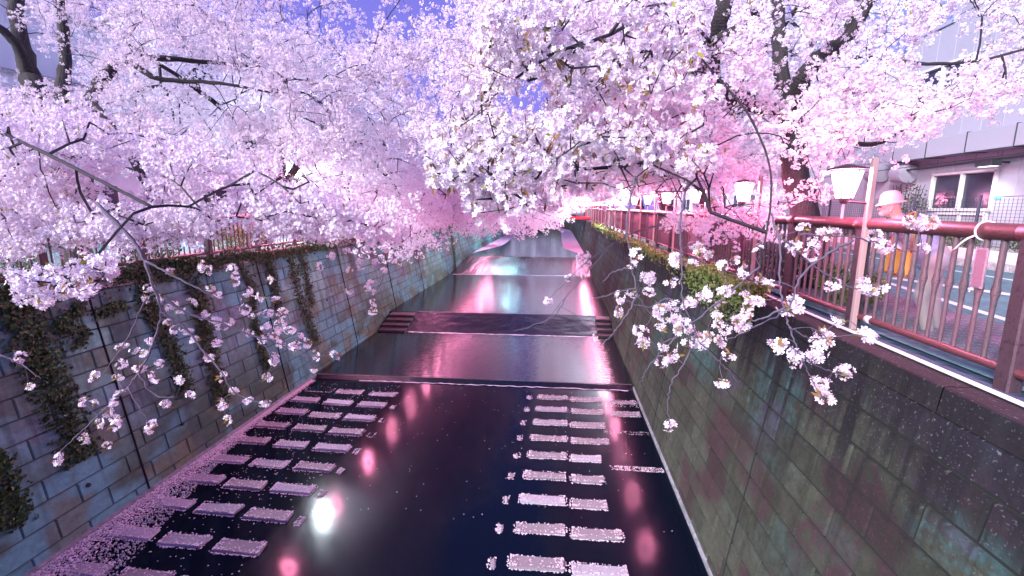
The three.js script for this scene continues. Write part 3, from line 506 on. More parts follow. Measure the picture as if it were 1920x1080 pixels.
const SIGHT = [[V(-9.1, 2.5, -15.4), 0.42], [V(3.9, 2.55, -30), 0.5], ...[5.47, 8.28, 11.09, 13.9, 16.71, 19.52, 22.33].map((q) => [V(3.15, 1.6, -q), 0.26])];
const clearSight = (p) => !SIGHT.some(([L, w]) => { const d = L.clone().sub(EYE), k = p.clone().sub(EYE).dot(d) / d.lengthSq(); return k > 0.05 && k < 1.02 && p.distanceTo(EYE.clone().addScaledVector(d, k)) < w * k + 0.1; });
function crown(t, geos, spots, r, scale = 1, name = 'crown') {
  spots = spots.filter(clearSight);
  const L = geos.map(() => []); for (const p of spots) L[Math.floor(r() * geos.length)].push(M4(p, new THREE.Euler(rr(r, -0.5, 0.5), r() * 6.3, rr(r, -0.5, 0.5)), scale * rr(r, 0.8, 1.2)));
  L.forEach((l, i) => l.length && scatter(name, geos[i], mPetal, l, t));
}
const inPoly = (x, y, P) => { let c = false; for (let i = 0, j = P.length - 1; i < P.length; j = i++) { const [xi, yi] = P[i], [xj, yj] = P[j]; if ((yi > y) !== (yj > y) && x < (xj - xi) * (y - yi) / (yj - yi) + xi) c = !c; } return c; };
// generic bank tree; side = -1 left, 1 right, leaning over the canal
function bankTree(side, s, seed, label, group, o = {}) {
  const r = rng(seed), bx = side < 0 ? (o.x ?? -9.6) : (o.x ?? 4.5), g = side < 0 ? 0.1 : 0, t = thing('cherry_tree', label, 'cherry tree', [0, 0, 0], group);
  const reach = o.reach ?? 6.2, C = (d, y, ds) => cp(bx - side * d, y, s + ds), h = o.h ?? 1;
  const fork = C(0.45 + rr(r, -0.2, 0.3), (2.1 + rr(r, -0.3, 0.4)) * h, rr(r, -0.3, 0.3));
  const limbs = [{ pts: [C(0, g - 0.2, 0), C(0.1, g + 1, rr(r, -0.1, 0.1)), fork], r0: o.r0 ?? 0.27, r1: 0.2, name: 'trunk', sides: 14 }];
  const nl = 5; for (let k = 0; k < nl; k++) {
    const a = (k / (nl - 1) - 0.5) * 3.4, out = Math.cos(a) * reach * 0.75, al = Math.sin(a) * 3.6, top = (3.6 + 1.6 * Math.abs(Math.sin(a)) + rr(r, -0.5, 0.8)) * h;
    limbs.push({ pts: [fork, fork.clone().lerp(C(out, top, al), 0.4).add(V(0, 0.7, 0)), C(out, top, al)], r0: 0.12, r1: 0.035, name: 'limb' });
  }
  const places = [], n = o.n ?? 420;
  for (let i = 0; i < n; i++) {
    const d = rr(r, -2.6, reach), al = rr(r, -3.4, 3.4), u = d / reach, dome = Math.sqrt(Math.max(0, 1 - (al / 3.9) ** 2));
    const bot = (d < 0 ? 2.5 : lerp(2.3, o.low ?? 0.2, sm(0.15, 1, u))) + 0.8 * Math.sin(al * 1.7 + seed) * 0.5, top = (d < 0 ? 6.2 : lerp(6.6, 3.4, sm(0.2, 1, u))) * h * (0.6 + 0.4 * dome);
    const v = r() ** 1.25; if (top <= bot) continue; places.push(C(d, lerp(bot, top, v), al));
  }
  if (o.extra) places.push(...o.extra(r));
  growTree(t, limbs, places, r, { step: 0.5, tip: 0.008 });
  const spots = []; for (const p of places) for (let k = 0; k < (o.per ?? 2); k++) spots.push(p.clone().add(V(rr(r, -0.4, 0.4), rr(r, -0.28, 0.28), rr(r, -0.4, 0.4))));
  crown(t, o.geos ?? gFar, spots, r, o.scale ?? 1);
  return t;
}
const FARL = 'blossoming cherry trees in the far row on the left bank', FARR = 'blossoming cherry trees in the far row on the right bank';
[[14.2, 'tall blossoming cherry tree beside the white globe lamp on the left bank', null], [20.2], [26.4], [33], [40], [48], [57], [67], [78]].forEach(([s, l, g], i) => bankTree(-1, s, 900 + i, l ?? `${ORD[i]} pale blossoming cherry tree from the white globe lamp in the left bank row`, l ? null : FARL, { n: s < 25 ? 760 : 560, low: s < 18 ? 0.5 : s < 30 ? 0.7 : 1.8, reach: s < 18 ? 5.6 : s < 30 ? 6.6 : 5, extra: s > 19 && s < 30 ? (r) => sprayPlaces([[740, 330], [1050, 330], [1075, 400], [1010, 432], [920, 418], [860, 412], [780, 425], [690, 440]], 60, s - 3, s + 3, r).concat(s > 23 ? sprayPlaces([[860, 370], [1060, 370], [1095, 398], [1030, 425], [985, 443], [930, 436], [880, 422]], 70, s - 2, s + 6, r) : []) : null }));
[[13.4, 'blossoming cherry tree with a leaning magenta-lit trunk behind the third lantern', null], [19], [25], [31.5], [38.5], [46], [54], [63], [73]].forEach(([s, l], i) => bankTree(1, s, 950 + i, l ?? `${ORD[i]} pale blossoming cherry tree past the leaning magenta trunk in the right bank row`, l ? null : FARR, { n: s < 22 ? 560 : 460, low: s < 45 ? 2.3 : -0.5, reach: s < 20 ? 4.6 : s < 45 ? 5.6 : 7.5 }));

function sprayPlaces(poly, n, d0, d1, r, keep = () => 1) { // places spread through a part of the canopy between two distances
  const xs = poly.map((p) => p[0]), ys = poly.map((p) => p[1]), out = []; let tries = 0;
  while (out.length < n && tries++ < n * 40) { const x = rr(r, Math.min(...xs), Math.max(...xs)), y = rr(r, Math.min(...ys), Math.max(...ys)); if (inPoly(x, y, poly) && r() < keep(x, y)) out.push(atD(x, y, rr(r, d0, d1))); }
  return out;
}
const clump = fbm(1234, 14, 9, 3, 0.6);
const patchy = (lo, hi) => (x, y) => sm(lo, hi, clump(x / 1920, y / 1080));
// left near tree
{
  const r = rng(61), t = thing('cherry_tree', 'near cherry tree on the left bank with dark trunks and dense blossom hiding the railing', 'cherry tree');
  const base = V(-9.7, 0, -8.3), f = atD(60, 150, 10.5);
  const limbs = [
    { pts: [base, base.clone().lerp(f, 0.5).add(V(0.1, 0, 0)), f], r0: 0.27, r1: 0.22, name: 'trunk', sides: 14 },
    { pts: [f, atD(35, 60, 10.6), atD(30, -120, 10.8)], r0: 0.2, r1: 0.12, name: 'limb' },
    { pts: [f, atD(20, 70, 10), atD(-60, 20, 9.5)], r0: 0.12, r1: 0.07, name: 'limb' },
    { pts: [V(-9.0, 1.4, -8.0), atD(170, 185, 9.2), atD(240, 110, 9.4), atD(330, 112, 10), atD(480, 125, 11)], r0: 0.15, r1: 0.03, name: 'limb' },
    { pts: [atD(240, 110, 9.4), atD(290, 145, 9.4), atD(400, 155, 9.6), atD(520, 175, 9.5)], r0: 0.08, r1: 0.02, name: 'limb' },
    { pts: [atD(115, 200, 9.5), atD(122, 100, 10), atD(108, -40, 10)], r0: 0.13, r1: 0.09, name: 'limb' },
    { pts: [base.clone().add(V(0.3, 1.2, 0.6)), atD(-80, 350, 6.5), atD(60, 295, 5.2), atD(110, 310, 4.8)], r0: 0.14, r1: 0.05, name: 'limb' },
    { pts: [atD(60, 295, 5.2), atD(-80, 190, 4.4), atD(0, 245, 4.0), atD(90, 290, 3.7), atD(200, 345, 3.5), atD(285, 388, 3.4)], r0: 0.018, r1: 0.012, name: 'limb' },
    { pts: [atD(170, 185, 9.2), atD(250, 300, 7), atD(290, 420, 6), atD(240, 425, 5.8)], r0: 0.07, r1: 0.04, name: 'limb' },
  ];
  const up = sprayPlaces([[-150, -150], [900, -150], [860, 60], [780, 160], [700, 300], [520, 330], [0, 300], [-150, 300]], 1050, 8, 13, r, patchy(0.38, 0.56));
  up.push(...sprayPlaces([[400, -80], [735, -80], [735, 25], [400, 60]], 80, 9, 13, r), ...sprayPlaces([[700, 50], [900, 60], [870, 270], [720, 270]], 120, 10, 15, r));
  const mid = sprayPlaces([[-120, 200], [150, 220], [420, 290], [640, 330], [760, 380], [740, 430], [520, 440], [400, 470], [300, 470], [60, 500], [-120, 520]], 520, 3.8, 6.5, r, (x, y) => patchy(0.3, 0.5)(x, y) * (y > 452 ? 0.06 : y > 425 ? 0.3 : 1));
  const low = [[[30, 545], [90, 560], [200, 510], [180, 530], [100, 520], [60, 515], [110, 550], [215, 498]], 26];
  const lowP = sprayPlaces([[20, 500], [90, 500], [225, 480], [225, 520], [160, 545], [100, 575], [30, 555]], 46, 2.6, 3.2, r);
  growTree(t, limbs, [...up, ...mid, ...lowP], r, { step: 0.16, tip: 0.0032, max: 0.010 });
  const sp = []; for (const p of [...up]) for (let k = 0; k < 3; k++) sp.push(p.clone().add(rdir(r).multiplyScalar(rr(r, 0.05, 0.34))));
  for (const p of mid) for (let k = 0; k < 2; k++) sp.push(p.clone().add(rdir(r).multiplyScalar(rr(r, 0, 0.16))));
  crown(t, gMid, sp, r);
  for (const p of lowP) { const m = mesh('blossom_cluster', gNear[Math.floor(r() * 7)], mPetal, t); m.position.copy(p); m.rotation.set(r() * 6, r() * 6, r() * 6); m.scale.setScalar(rr(r, 0.9, 1.3)); }
  // hanging twigs in front of the left wall
  const B = (px, d, name = 'branch', r0 = 0.009, r1 = 0.0022) => { const p = px.map(([x, y], i) => atD(x, y, d + 0.02 * i)); const q = knobby(spline(p, p.length * 6), 0.006, r); mesh(name, smoothed(tube(q, q.map((_, i) => lerp(r0, r1, i / q.length) * rr(r, 0.8, 1.3)), 6).geo()), mTwigPale, t); return q; };
  const D = 3.5, wood = [];
  wood.push(...B([[180, 380], [240, 440], [270, 485], [285, 530], [302, 580], [293, 630], [270, 680], [245, 720], [200, 763], [160, 803], [110, 850]], D, 'branch', 0.013, 0.003));
  wood.push(...B([[302, 585], [350, 617], [383, 660], [417, 700], [440, 735], [495, 757]], D)); wood.push(...B([[310, 560], [350, 587], [417, 607], [483, 633], [533, 647], [583, 667], [628, 667]], D));
  wood.push(...B([[272, 490], [317, 513], [383, 547], [450, 580], [525, 585]], D)); wood.push(...B([[-60, 630], [0, 663], [40, 683], [77, 710]], D)); wood.push(...B([[260, 700], [290, 740], [330, 745]], D, 'branch', 0.008));
  wood.push(...B([[483, 633], [510, 670], [500, 712]], D, 'branch', 0.006)); wood.push(...B([[560, 655], [585, 690]], D, 'branch', 0.005)); wood.push(...B([[240, 725], [282, 800]], D, 'branch', 0.006)); wood.push(...B([[275, 560], [228, 653], [190, 705]], D, 'branch', 0.006));
  const CL = [278, 540, 275, 558, 305, 557, 325, 573, 335, 580, 318, 577, 358, 568, 383, 590, 322, 510, 380, 500, 388, 507, 435, 505, 442, 517, 442, 527, 398, 537, 408, 553, 503, 525, 465, 547, 467, 560, 492, 557, 518, 565, 460, 580, 480, 587, 503, 588, 527, 585, 520, 603, 533, 608, 500, 613, 523, 620, 543, 620, 517, 628, 560, 633, 490, 637, 527, 643, 553, 650, 575, 645, 467, 622, 428, 603, 417, 612, 405, 600, 318, 607, 328, 618, 282, 640, 230, 653, 257, 657, 268, 660, 368, 640, 407, 643, 352, 622, 392, 670, 298, 682, 263, 690, 228, 682, 182, 703, 175, 708, 290, 708, 220, 710, 342, 710, 417, 707, 513, 670, 513, 678, 500, 710, 592, 668, 628, 667, 588, 690, 40, 670, 157, 755, 175, 758, 213, 755, 225, 740, 198, 773, 182, 795, 218, 785, 218, 795, 310, 759, 282, 797, 287, 806, 157, 822, 200, 838, 108, 862, 437, 738, 415, 750, 418, 762, 422, 788, 465, 752, 497, 757, 357, 740, 54, 722];
  const pts = []; for (let i = 0; i < CL.length; i += 2) pts.push(atD(CL[i], CL[i + 1], D + rr(r, 0.05, 0.25)));
  hang(t, wood, pts, r, 0.95);
  const far = [673, 490, 655, 507, 677, 500, 700, 490, 740, 487, 720, 507, 695, 530, 655, 543, 687, 543, 703, 547, 698, 565, 697, 583, 780, 457, 810, 463, 793, 443, 650, 470, 690, 460, 720, 470, 745, 460, 600, 500, 620, 480, 700, 575]; const fp = []; for (let i = 0; i < far.length; i += 2) fp.push(atD(far[i], far[i + 1], 5.6 + rr(r, -0.3, 0.3)));
  hang(t, B([[560, 400], [620, 440], [680, 470], [720, 500], [700, 560]], 5.6), fp, r, 1.1);
}
function knobby(q, k, r) { q.forEach((p, i) => { if (i && i < q.length - 1) p.add(V(rr(r, -k, k), rr(r, -k, k), rr(r, -k, k))); }); return q; }
function hang(t, wood, pts, r, sc) { // clusters on thin stalks from the nearest hanging branch
  const b = new MB(), done = [...wood];
  for (const p of pts) {
    let n = done[0], bd = 1e9; for (const q of done) { const d = q.distanceToSquared(p); if (d < bd) { bd = d; n = q; } }
    const m = n.clone().lerp(p, 0.5).add(V(0, 0.02, 0)).add(rdir(r).multiplyScalar(0.02)); const q = spline([n, m, p], 4); tube(q, 0.0018, 4, b, false); done.push(m);
    const c = mesh('blossom_cluster', gNear[Math.floor(r() ** 0.6 * 11)], mPetal, t); c.position.copy(p); c.rotation.set(r() * 6, r() * 6, r() * 6); c.scale.set(rr(r, 0.85, 1.25) * sc, rr(r, 0.7, 0.95) * sc, rr(r, 0.85, 1.25) * sc);
  }
  mesh('twigs', b.geo(), mTwigPale, t, 'stuff');
}
// right near tree: trunk behind the second lantern, long boughs over the canal
{
  const r = rng(62), t = thing('cherry_tree', 'near right bank cherry tree with forked magenta-lit trunk before the building', 'cherry tree');
  const base = V(4.35, 0, -7.9), f = atD(1480, 215, 8.2);
  const limbs = [
    { pts: [base, onX(1492, 330, 4.35), f], r0: 0.27, r1: 0.19, name: 'trunk', sides: 14 },
    { pts: [f, atD(1462, 100, 8.2), atD(1458, -100, 8.2)], r0: 0.15, r1: 0.10, name: 'limb' },
    { pts: [f, atD(1510, 140, 7.6), atD(1590, 60, 7.2), atD(1650, -60, 7.0)], r0: 0.15, r1: 0.12, name: 'limb' },
    { pts: [f, atD(1400, 190, 7), atD(1335, 150, 6), atD(1345, 70, 5.6), atD(1375, -60, 5.4)], r0: 0.13, r1: 0.09, name: 'limb' },
    { pts: [atD(1335, 150, 6), atD(1310, 95, 5.2), atD(1400, 40, 5), atD(1440, -30, 5)], r0: 0.06, r1: 0.04, name: 'limb' },
    { pts: [atD(1345, 140, 6), atD(1250, 105, 5.5), atD(1180, 115, 5.2), atD(1100, 122, 4.8), atD(990, 150, 4.2)], r0: 0.055, r1: 0.02, name: 'limb' },
    { pts: [atD(1400, 190, 7), atD(1270, 105, 7), atD(1210, 120, 6.6), atD(1080, 128, 6.4)], r0: 0.05, r1: 0.02, name: 'limb' },
    { pts: [atD(1510, 140, 7.6), atD(1560, 112, 6.0), atD(1640, 108, 5.4), atD(1740, 120, 5), atD(1830, 115, 4.8), atD(1930, 90, 4.6)], r0: 0.03, r1: 0.012, name: 'limb' },
    { pts: [atD(1335, 130, 5.9), atD(1310, 105, 3.8), atD(1350, 150, 3.2), atD(1400, 210, 3.0), atD(1440, 300, 2.8), atD(1445, 380, 2.6), atD(1425, 500, 2.5)], r0: 0.010, r1: 0.005, name: 'limb' },
    { pts: [atD(1345, 90, 5.6), atD(1250, 20, 3.6), atD(1130, 70, 2.9), atD(1020, 110, 2.7), atD(900, 200, 2.8)], r0: 0.02, r1: 0.006, name: 'limb' },
    { pts: [atD(1400, 190, 7), atD(1300, 270, 4), atD(1180, 310, 3.1), atD(1000, 320, 2.9), atD(860, 330, 3.0)], r0: 0.022, r1: 0.006, name: 'limb' },
    { pts: [f, atD(1550, 250, 6.2), atD(1640, 270, 5.2), atD(1700, 240, 4.8)], r0: 0.05, r1: 0.015, name: 'limb' },
  ];
  const WOOD = [[[1485, 420], [1490, 330], [1480, 215], [1462, 100], [1458, -40]], [[1490, 170], [1515, 140], [1590, 60], [1650, -60]], [[1335, 150], [1345, 70], [1375, -60]], [[1420, 330], [1400, 210], [1340, 130]], [[1575, 330], [1590, 335], [1585, 365]], [[1590, 350], [1580, 390]]];
  const bare = (x, y, w) => { for (const l of WOOD) for (let i = 0; i + 1 < l.length; i++) { const [a, b] = l[i], [c, d] = l[i + 1], k = clamp(((x - a) * (c - a) + (y - b) * (d - b)) / ((c - a) ** 2 + (d - b) ** 2)); if (Math.hypot(x - a - k * (c - a), y - b - k * (d - b)) < w * (y > 220 && x < 1530 ? 1.9 : 1.15)) return 0.04; } return 1; };
  const LPX = [[1585, 350, 44], [1388, 362, 30], [1303, 368, 24], [1250, 372, 20], [1215, 374, 17], [1190, 375, 15]];
  const gap = (x, y) => (LPX.some(([a, b, q]) => Math.hypot(x - a, y - b) < q) ? 0 : x > 1045 && x < 1180 && y > 362 ? 0.15 : ((x - 985) / 58) ** 2 + ((y - 185) / 44) ** 2 < 1 || (x > 730 && x < 860 && y < 48) ? 0.05 : 1);
  const pz = patchy(0.36, 0.52), pz2 = patchy(0.25, 0.5);
  const near = sprayPlaces([[930, 20], [1120, -20], [1330, 20], [1340, 400], [1250, 400], [1120, 350], [1060, 390], [900, 400], [800, 340], [780, 290], [880, 180], [890, 90]], 560, 2.3, 3.7, r, (x, y) => gap(x, y) * pz(x * 1.7, y * 1.7));
  const midp = sprayPlaces([[1040, -60], [1960, -60], [1960, 165], [1800, 200], [1700, 262], [1640, 300], [1560, 390], [1430, 430], [1330, 430], [1040, 330]], 900, 3.8, 7.5, r, (x, y) => gap(x, y) * bare(x, y, x > 1540 && y > 250 ? 44 : 26) * pz2(x * 1.3, y * 1.3) * (x > 1580 ? (y > 140 ? 0.7 : 0.16) : 1));
  const ctr = sprayPlaces([[700, -60], [1300, -60], [1300, 330], [1000, 350], [860, 330], [760, 250], [820, 120]], 540, 6, 10, r, (x, y) => gap(x, y));
  growTree(t, limbs, [...near, ...midp, ...ctr], r, { step: 0.15, tip: 0.0030, max: 0.010 });
  const sp = []; for (const p of midp) for (let k = 0; k < 2; k++) sp.push(p.clone().add(rdir(r).multiplyScalar(rr(r, 0, 0.2)))); for (const p of ctr) for (let k = 0; k < 3; k++) sp.push(p.clone().add(rdir(r).multiplyScalar(rr(r, 0, 0.34))));
  crown(t, gMid, sp, r);
  const wood = [], B = (px, d, name = 'branch', r0 = 0.006, r1 = 0.0018) => { const e = Array.isArray(d) ? d : [d, d + 0.1], p = px.map(([x, y], i) => atD(x, y, lerp(e[0], e[1], i / (px.length - 1)))); const q = knobby(spline(p, p.length * 6), 0.005, r); mesh(name, smoothed(tube(q, q.map((_, i) => lerp(r0, r1, i / q.length) * rr(r, 0.8, 1.3)), 6).geo()), mTwigPale, t); wood.push(...q); return q; };
  const D = 2.45;
  B([[1190, 330], [1178, 400], [1175, 440], [1182, 467], [1185, 500], [1193, 542], [1200, 560], [1218, 587], [1240, 602]], D); B([[1193, 540], [1165, 545], [1130, 556], [1110, 560]], D, 'branch', 0.004); B([[1195, 552], [1175, 590], [1160, 612], [1140, 636], [1120, 650]], D, 'branch', 0.005);
  B([[1180, 500], [1150, 510], [1130, 530]], D, 'branch', 0.004); B([[1240, 420], [1180, 440], [1140, 465], [1100, 490], [1070, 520], [1030, 560]], 3.1, 'branch', 0.006); B([[1150, 455], [1110, 500], [1085, 530], [1050, 570], [1020, 610]], 3.1, 'branch', 0.004); B([[1060, 560], [1040, 590], [1000, 610], [965, 622]], 3.1, 'branch', 0.004);
  B([[1290, 340], [1278, 400], [1275, 440], [1278, 480], [1280, 562], [1295, 602], [1304, 624]], D, 'branch', 0.007); B([[1304, 624], [1298, 650], [1278, 690], [1258, 720], [1252, 760], [1255, 795]], D, 'branch', 0.005); B([[1278, 570], [1250, 560], [1220, 575], [1190, 572]], D, 'branch', 0.004);
  B([[1425, 500], [1380, 540], [1330, 580], [1290, 610], [1250, 640], [1215, 655]], D, 'branch', 0.0055); B([[1290, 610], [1240, 660], [1215, 690], [1200, 720]], D, 'branch', 0.004); B([[1310, 640], [1340, 670], [1370, 700], [1385, 720]], D, 'branch', 0.004);
  B([[1446, 400], [1462, 460], [1462, 530], [1470, 577], [1480, 613], [1493, 650], [1510, 687], [1525, 715], [1540, 745]], [2.55, 1.95], 'branch', 0.006); B([[1470, 577], [1420, 600], [1380, 600]], 1.95, 'branch', 0.005); B([[1480, 613], [1520, 635], [1545, 635]], 1.95, 'branch', 0.004); B([[1495, 660], [1540, 690], [1585, 700]], 1.95, 'branch', 0.004); B([[1600, 450], [1560, 470], [1500, 520], [1480, 575], [1420, 610], [1360, 640]], 1.95, 'branch', 0.006);
  B([[1470, 450], [1530, 500], [1600, 540], [1640, 535]], 2.1, 'branch', 0.005); B([[1500, 440], [1600, 445], [1700, 470], [1730, 468]], 2.3, 'branch', 0.005);
  const S = (l, d, sc) => { const p = []; for (let i = 0; i < l.length; i += 2) p.push(atD(l[i], l[i + 1], d + rr(r, -0.05, 0.25))); hang(t, wood, p, r, sc); };
  S([1088, 482, 1101, 479, 1087, 488, 1100, 493, 1092, 519, 1069, 522, 1119, 631, 1027, 565], 3.1, 0.75);
  S([1193, 479, 1184, 493, 1213, 522, 1220, 520, 1216, 547, 1186, 547, 1163, 557, 1164, 586, 1256, 532, 1264, 487, 1201, 620, 1207, 640, 1206, 648, 1243, 648, 1286, 650, 1263, 667, 1240, 678, 1237, 577, 1236, 586, 1243, 593, 1262, 573, 1240, 618, 1269, 604, 1273, 618, 1267, 593, 1282, 610, 1296, 564, 1290, 572, 1320, 554, 1326, 550, 1293, 616, 1307, 633, 1313, 640, 1338, 640, 1330, 632, 1358, 551, 1364, 545, 1356, 573, 1342, 596, 1350, 602, 1360, 618, 1391, 613, 1384, 604, 1396, 556, 1404, 573, 1400, 585, 1369, 662, 1355, 713, 1348, 640, 1255, 797, 1310, 470, 1330, 480, 1352, 500, 1380, 490, 1300, 500, 1395, 510, 1420, 470, 1430, 520], D, 0.85);
  S([1542, 630, 1534, 640, 1552, 640, 1458, 647, 1450, 652, 1492, 667, 1487, 672, 1528, 667, 1535, 660, 1585, 698, 1580, 705, 1490, 567, 1480, 575, 1500, 572, 1575, 597, 1628, 632, 1620, 628, 1630, 537, 1618, 536, 1644, 538, 1563, 535, 1543, 723, 1547, 750, 1538, 719, 1550, 747, 1408, 603, 1420, 565, 1440, 540, 1500, 470], 2.0, 0.92);
  S([1520, 478, 1490, 460, 1507, 430, 1557, 443, 1548, 437, 1527, 457, 1640, 442, 1720, 415, 1698, 410, 1747, 417, 1710, 412, 1735, 420, 1705, 418, 1660, 460, 1728, 468], 2.35, 0.9);
  let n = 0; const rest = []; for (const p of near) { const c = 1 + Math.floor(r() * 3); for (let k = 0; k < c; k++) { const q = p.clone().add(rdir(r).multiplyScalar(k ? 0.085 : 0.02)); if (n++ < 170) { const m = mesh('blossom_cluster', gNear[Math.floor(r() * 7)], mPetal, t); m.position.copy(q); m.rotation.set(r() * 6, r() * 6, r() * 6); m.scale.setScalar(rr(r, 0.9, 1.3)); } else rest.push(q); } }
  crown(t, gNear, rest, r, 1.05);
}

// ------------------------------------------------------------------ ivy, shrubs
const leafGeo = (() => { const b = new MB(), l = 0.032; const a = V(0, 0, 0), c = V(l * 0.8, l * 0.4, 0.006), d = V(l * 0.1, l * 1.4, 0), e = V(-l * 0.8, l * 0.4, 0.006); b.tri(a, c, d); b.tri(a, d, e); return b.geo(); })();
function ivy(label, side, paths, seed, dens = 1) {
  const r = rng(seed), t = thing('ivy', label, 'ivy'), L = [], b = new MB();
  for (const [pts, w, per] of paths) { // pts in (s, y) on the wall face
    const q = spline(pts.map(([s, y]) => V(s, y, 0)), 24); const on = (s, y, o) => { const X = side === 'R' ? XR(y) - o : XL(y) + o; return cp(X, y, s); };
    tube(q.map((p, i) => on(p.x, p.y, 0.025 + 0.01 * Math.sin(i))), 0.008, 5, b, false);
    for (let i = 0; i < per * dens; i++) { const k = q[Math.floor(r() * q.length)], tt = (r() + r() + r() - 1.5) * w; const y = k.y + rr(r, -0.1, 0.1); L.push(M4(on(k.x + tt, y, rr(r, 0.02, 0.10)), new THREE.Euler(rr(r, -0.9, 0.5), (side === 'R' ? -1.57 : 1.57) + rr(r, -0.9, 0.9), Math.PI + rr(r, -1.1, 1.1)), rr(r, 0.7, 1.75))); }
  }
  mesh('stem', b.geo(), mTwig, t); scatter('leaves', leafGeo, mIvyTone, L, t, null, () => { const k = 0.35 + 1.6 * r() ** 1.6, y = r() * 0.5; return [0.024 * k * (1 + y), 0.072 * k, 0.018 * k]; }); return t;
}
{
  const I = (px, py) => { const d = dir(px, py), Xb = -7.74, b = -0.165, Yb = -4.1 - EYE.y, k = (Xb - b * Yb) / (d.x - b * d.y); return [-(EYE.z + d.z * k), EYE.y + d.y * k]; };
  const pth = (l) => l.map(([x, y]) => I(x, y));
  ivy('broad dark ivy curtain hanging at the far left end of the left wall', 'L', [[pth([[20, 545], [50, 620], [75, 680], [110, 760], [150, 850]]), 0.30, 2300], [pth([[-20, 540], [40, 560], [100, 545]]), 0.4, 1500], [pth([[-20, 860], [0, 920], [20, 980]]), 0.25, 900]], 1);
  ivy('thin hooked ivy tendril beside the broad curtain on the left wall', 'L', [[pth([[150, 570], [120, 600], [108, 612], [150, 620], [140, 645]]), 0.13, 520], [pth([[180, 590], [205, 575], [225, 570]]), 0.12, 260]], 2);
  ivy('long ivy strand below the vertical branch on the left wall', 'L', [[pth([[270, 500], [268, 560], [290, 600], [320, 660], [345, 730]]), 0.22, 1700], [pth([[215, 520], [270, 500], [300, 520]]), 0.35, 1100]], 3);
  ivy('longest middle ivy strand reaching low on the left wall', 'L', [[pth([[335, 490], [370, 560], [380, 620], [395, 680], [415, 750]]), 0.25, 2000], [pth([[300, 500], [350, 490], [400, 500]]), 0.4, 1300]], 4);
  ivy('narrow ivy strand right of the longest one on the left wall', 'L', [[pth([[440, 490], [470, 540], [475, 600], [490, 660], [500, 690]]), 0.2, 1100], [pth([[400, 490], [450, 480], [490, 480]]), 0.4, 1000]], 5);
  ivy('short ivy strand near the middle of the left wall', 'L', [[pth([[500, 485], [510, 530], [520, 580]]), 0.2, 700]], 6);
  ivy('forked ivy strand farther along the left wall', 'L', [[pth([[540, 470], [555, 540], [575, 600], [590, 640]]), 0.3, 1000], [pth([[560, 470], [575, 530], [582, 570]]), 0.25, 600], [pth([[500, 478], [560, 468], [620, 460]]), 0.6, 1400]], 7);
  ivy('dark ivy strand far along the left wall before the bend', 'L', [[pth([[838, 420], [848, 460], [853, 505]]), 0.5, 1600]], 8);
  // leaf fringe of the wall tops
  const fr = (label, side, s0, s1, n, seed, y0, y1, mat) => { const r = rng(seed), L = []; for (let i = 0; i < n; i++) { const s = lerp(s0, s1, r() ** 1.3), y = lerp(y1, y0, r() * r()) + 0.12 * Math.sin(s * 3) * r(); const X = side === 'R' ? XR(y) : XL(y); const o = rr(r, -0.1, 0.14) * (side === 'R' ? -1 : 1); L.push(M4(cp(X + o, y, s), new THREE.Euler(rr(r, -1.2, 0.6), r() * 6.3, Math.PI + rr(r, -1.2, 1.2)), rr(r, 0.7, 1.5) * (s > 14 ? 1.4 : 1))); } const t = thing('ivy', label, 'ivy'); scatter('leaves', leafGeo, mat, L, t); mesh('stem', tube(range(s0, s1, 1).map((s) => cp((side === 'R' ? XR(y1) : XL(y1)) + (side === 'R' ? 0.02 : -0.02), y1 + 0.02, s)), 0.012, 5).geo(), mTwig, t); };
  fr('dense ivy fringe along the top of the left wall', 'L', 4, 42, 9000, 21, -0.32, 0.2, mIvy);
  fr('green leafy creeper spilling over the top of the right wall below the railing', 'R', 6.9, 10.2, 3600, 22, -0.6, 0.2, mLeaf[1]);
  fr('sparse yellow-green creeper along the far top of the right wall', 'R', 10, 40, 3600, 23, -0.3, 0.1, mLeaf[1]);
  // shrubs behind the right railing
  const shrub = (x, z, w, h, seed, label, m = 1) => { const r = rng(seed), t = thing('shrub', label, 'shrub', [x, 0, z]), L = [], b = new MB(); for (let i = 0; i < 1500 * w; i++) { const d = rdir(r), k = Math.cbrt(r()); L.push(M4(V(d.x * k * 0.3, h * 0.52 + d.y * k * h * 0.5, d.z * k * w), new THREE.Euler(r() * 6, r() * 6, r() * 6), rr(r, 0.7, 1.3))); } for (let i = 0; i < 9; i++) tube([V(rr(r, -0.05, 0.05), 0, rr(r, -0.6, 0.6) * w), V(rr(r, -0.2, 0.2), h * 0.8, rr(r, -0.8, 0.8) * w)], 0.006, 4, b); mesh('stems', b.geo(), mTwig, t); scatter('leaves', leafGeo, mLeaf[m], L, t); };
  shrub(4.0, -6.6, 0.65, 0.6, 31, 'low green shrub behind the right railing next to the tall wooden pole'); shrub(4.05, -8.6, 0.9, 0.7, 32, 'leafy shrub at the foot of the near right cherry tree', 0); shrub(4.0, -10.8, 0.9, 0.65, 33, 'green shrub behind the right railing past the near cherry tree');
  shrub(-9.3, -6.6, 0.8, 0.8, 34, 'leafy shrub behind the left railing nearest the camera'); shrub(-9.35, -9.6, 0.9, 0.75, 35, 'leafy shrub behind the left railing at the near cherry trunk', 0); shrub(-9.3, -12.6, 1.1, 0.8, 36, 'pale green shrub behind the left railing before the white lamp'); shrub(-9.3, -19, 1.4, 0.8, 37, 'far green shrub behind the left railing past the white lamp');
}

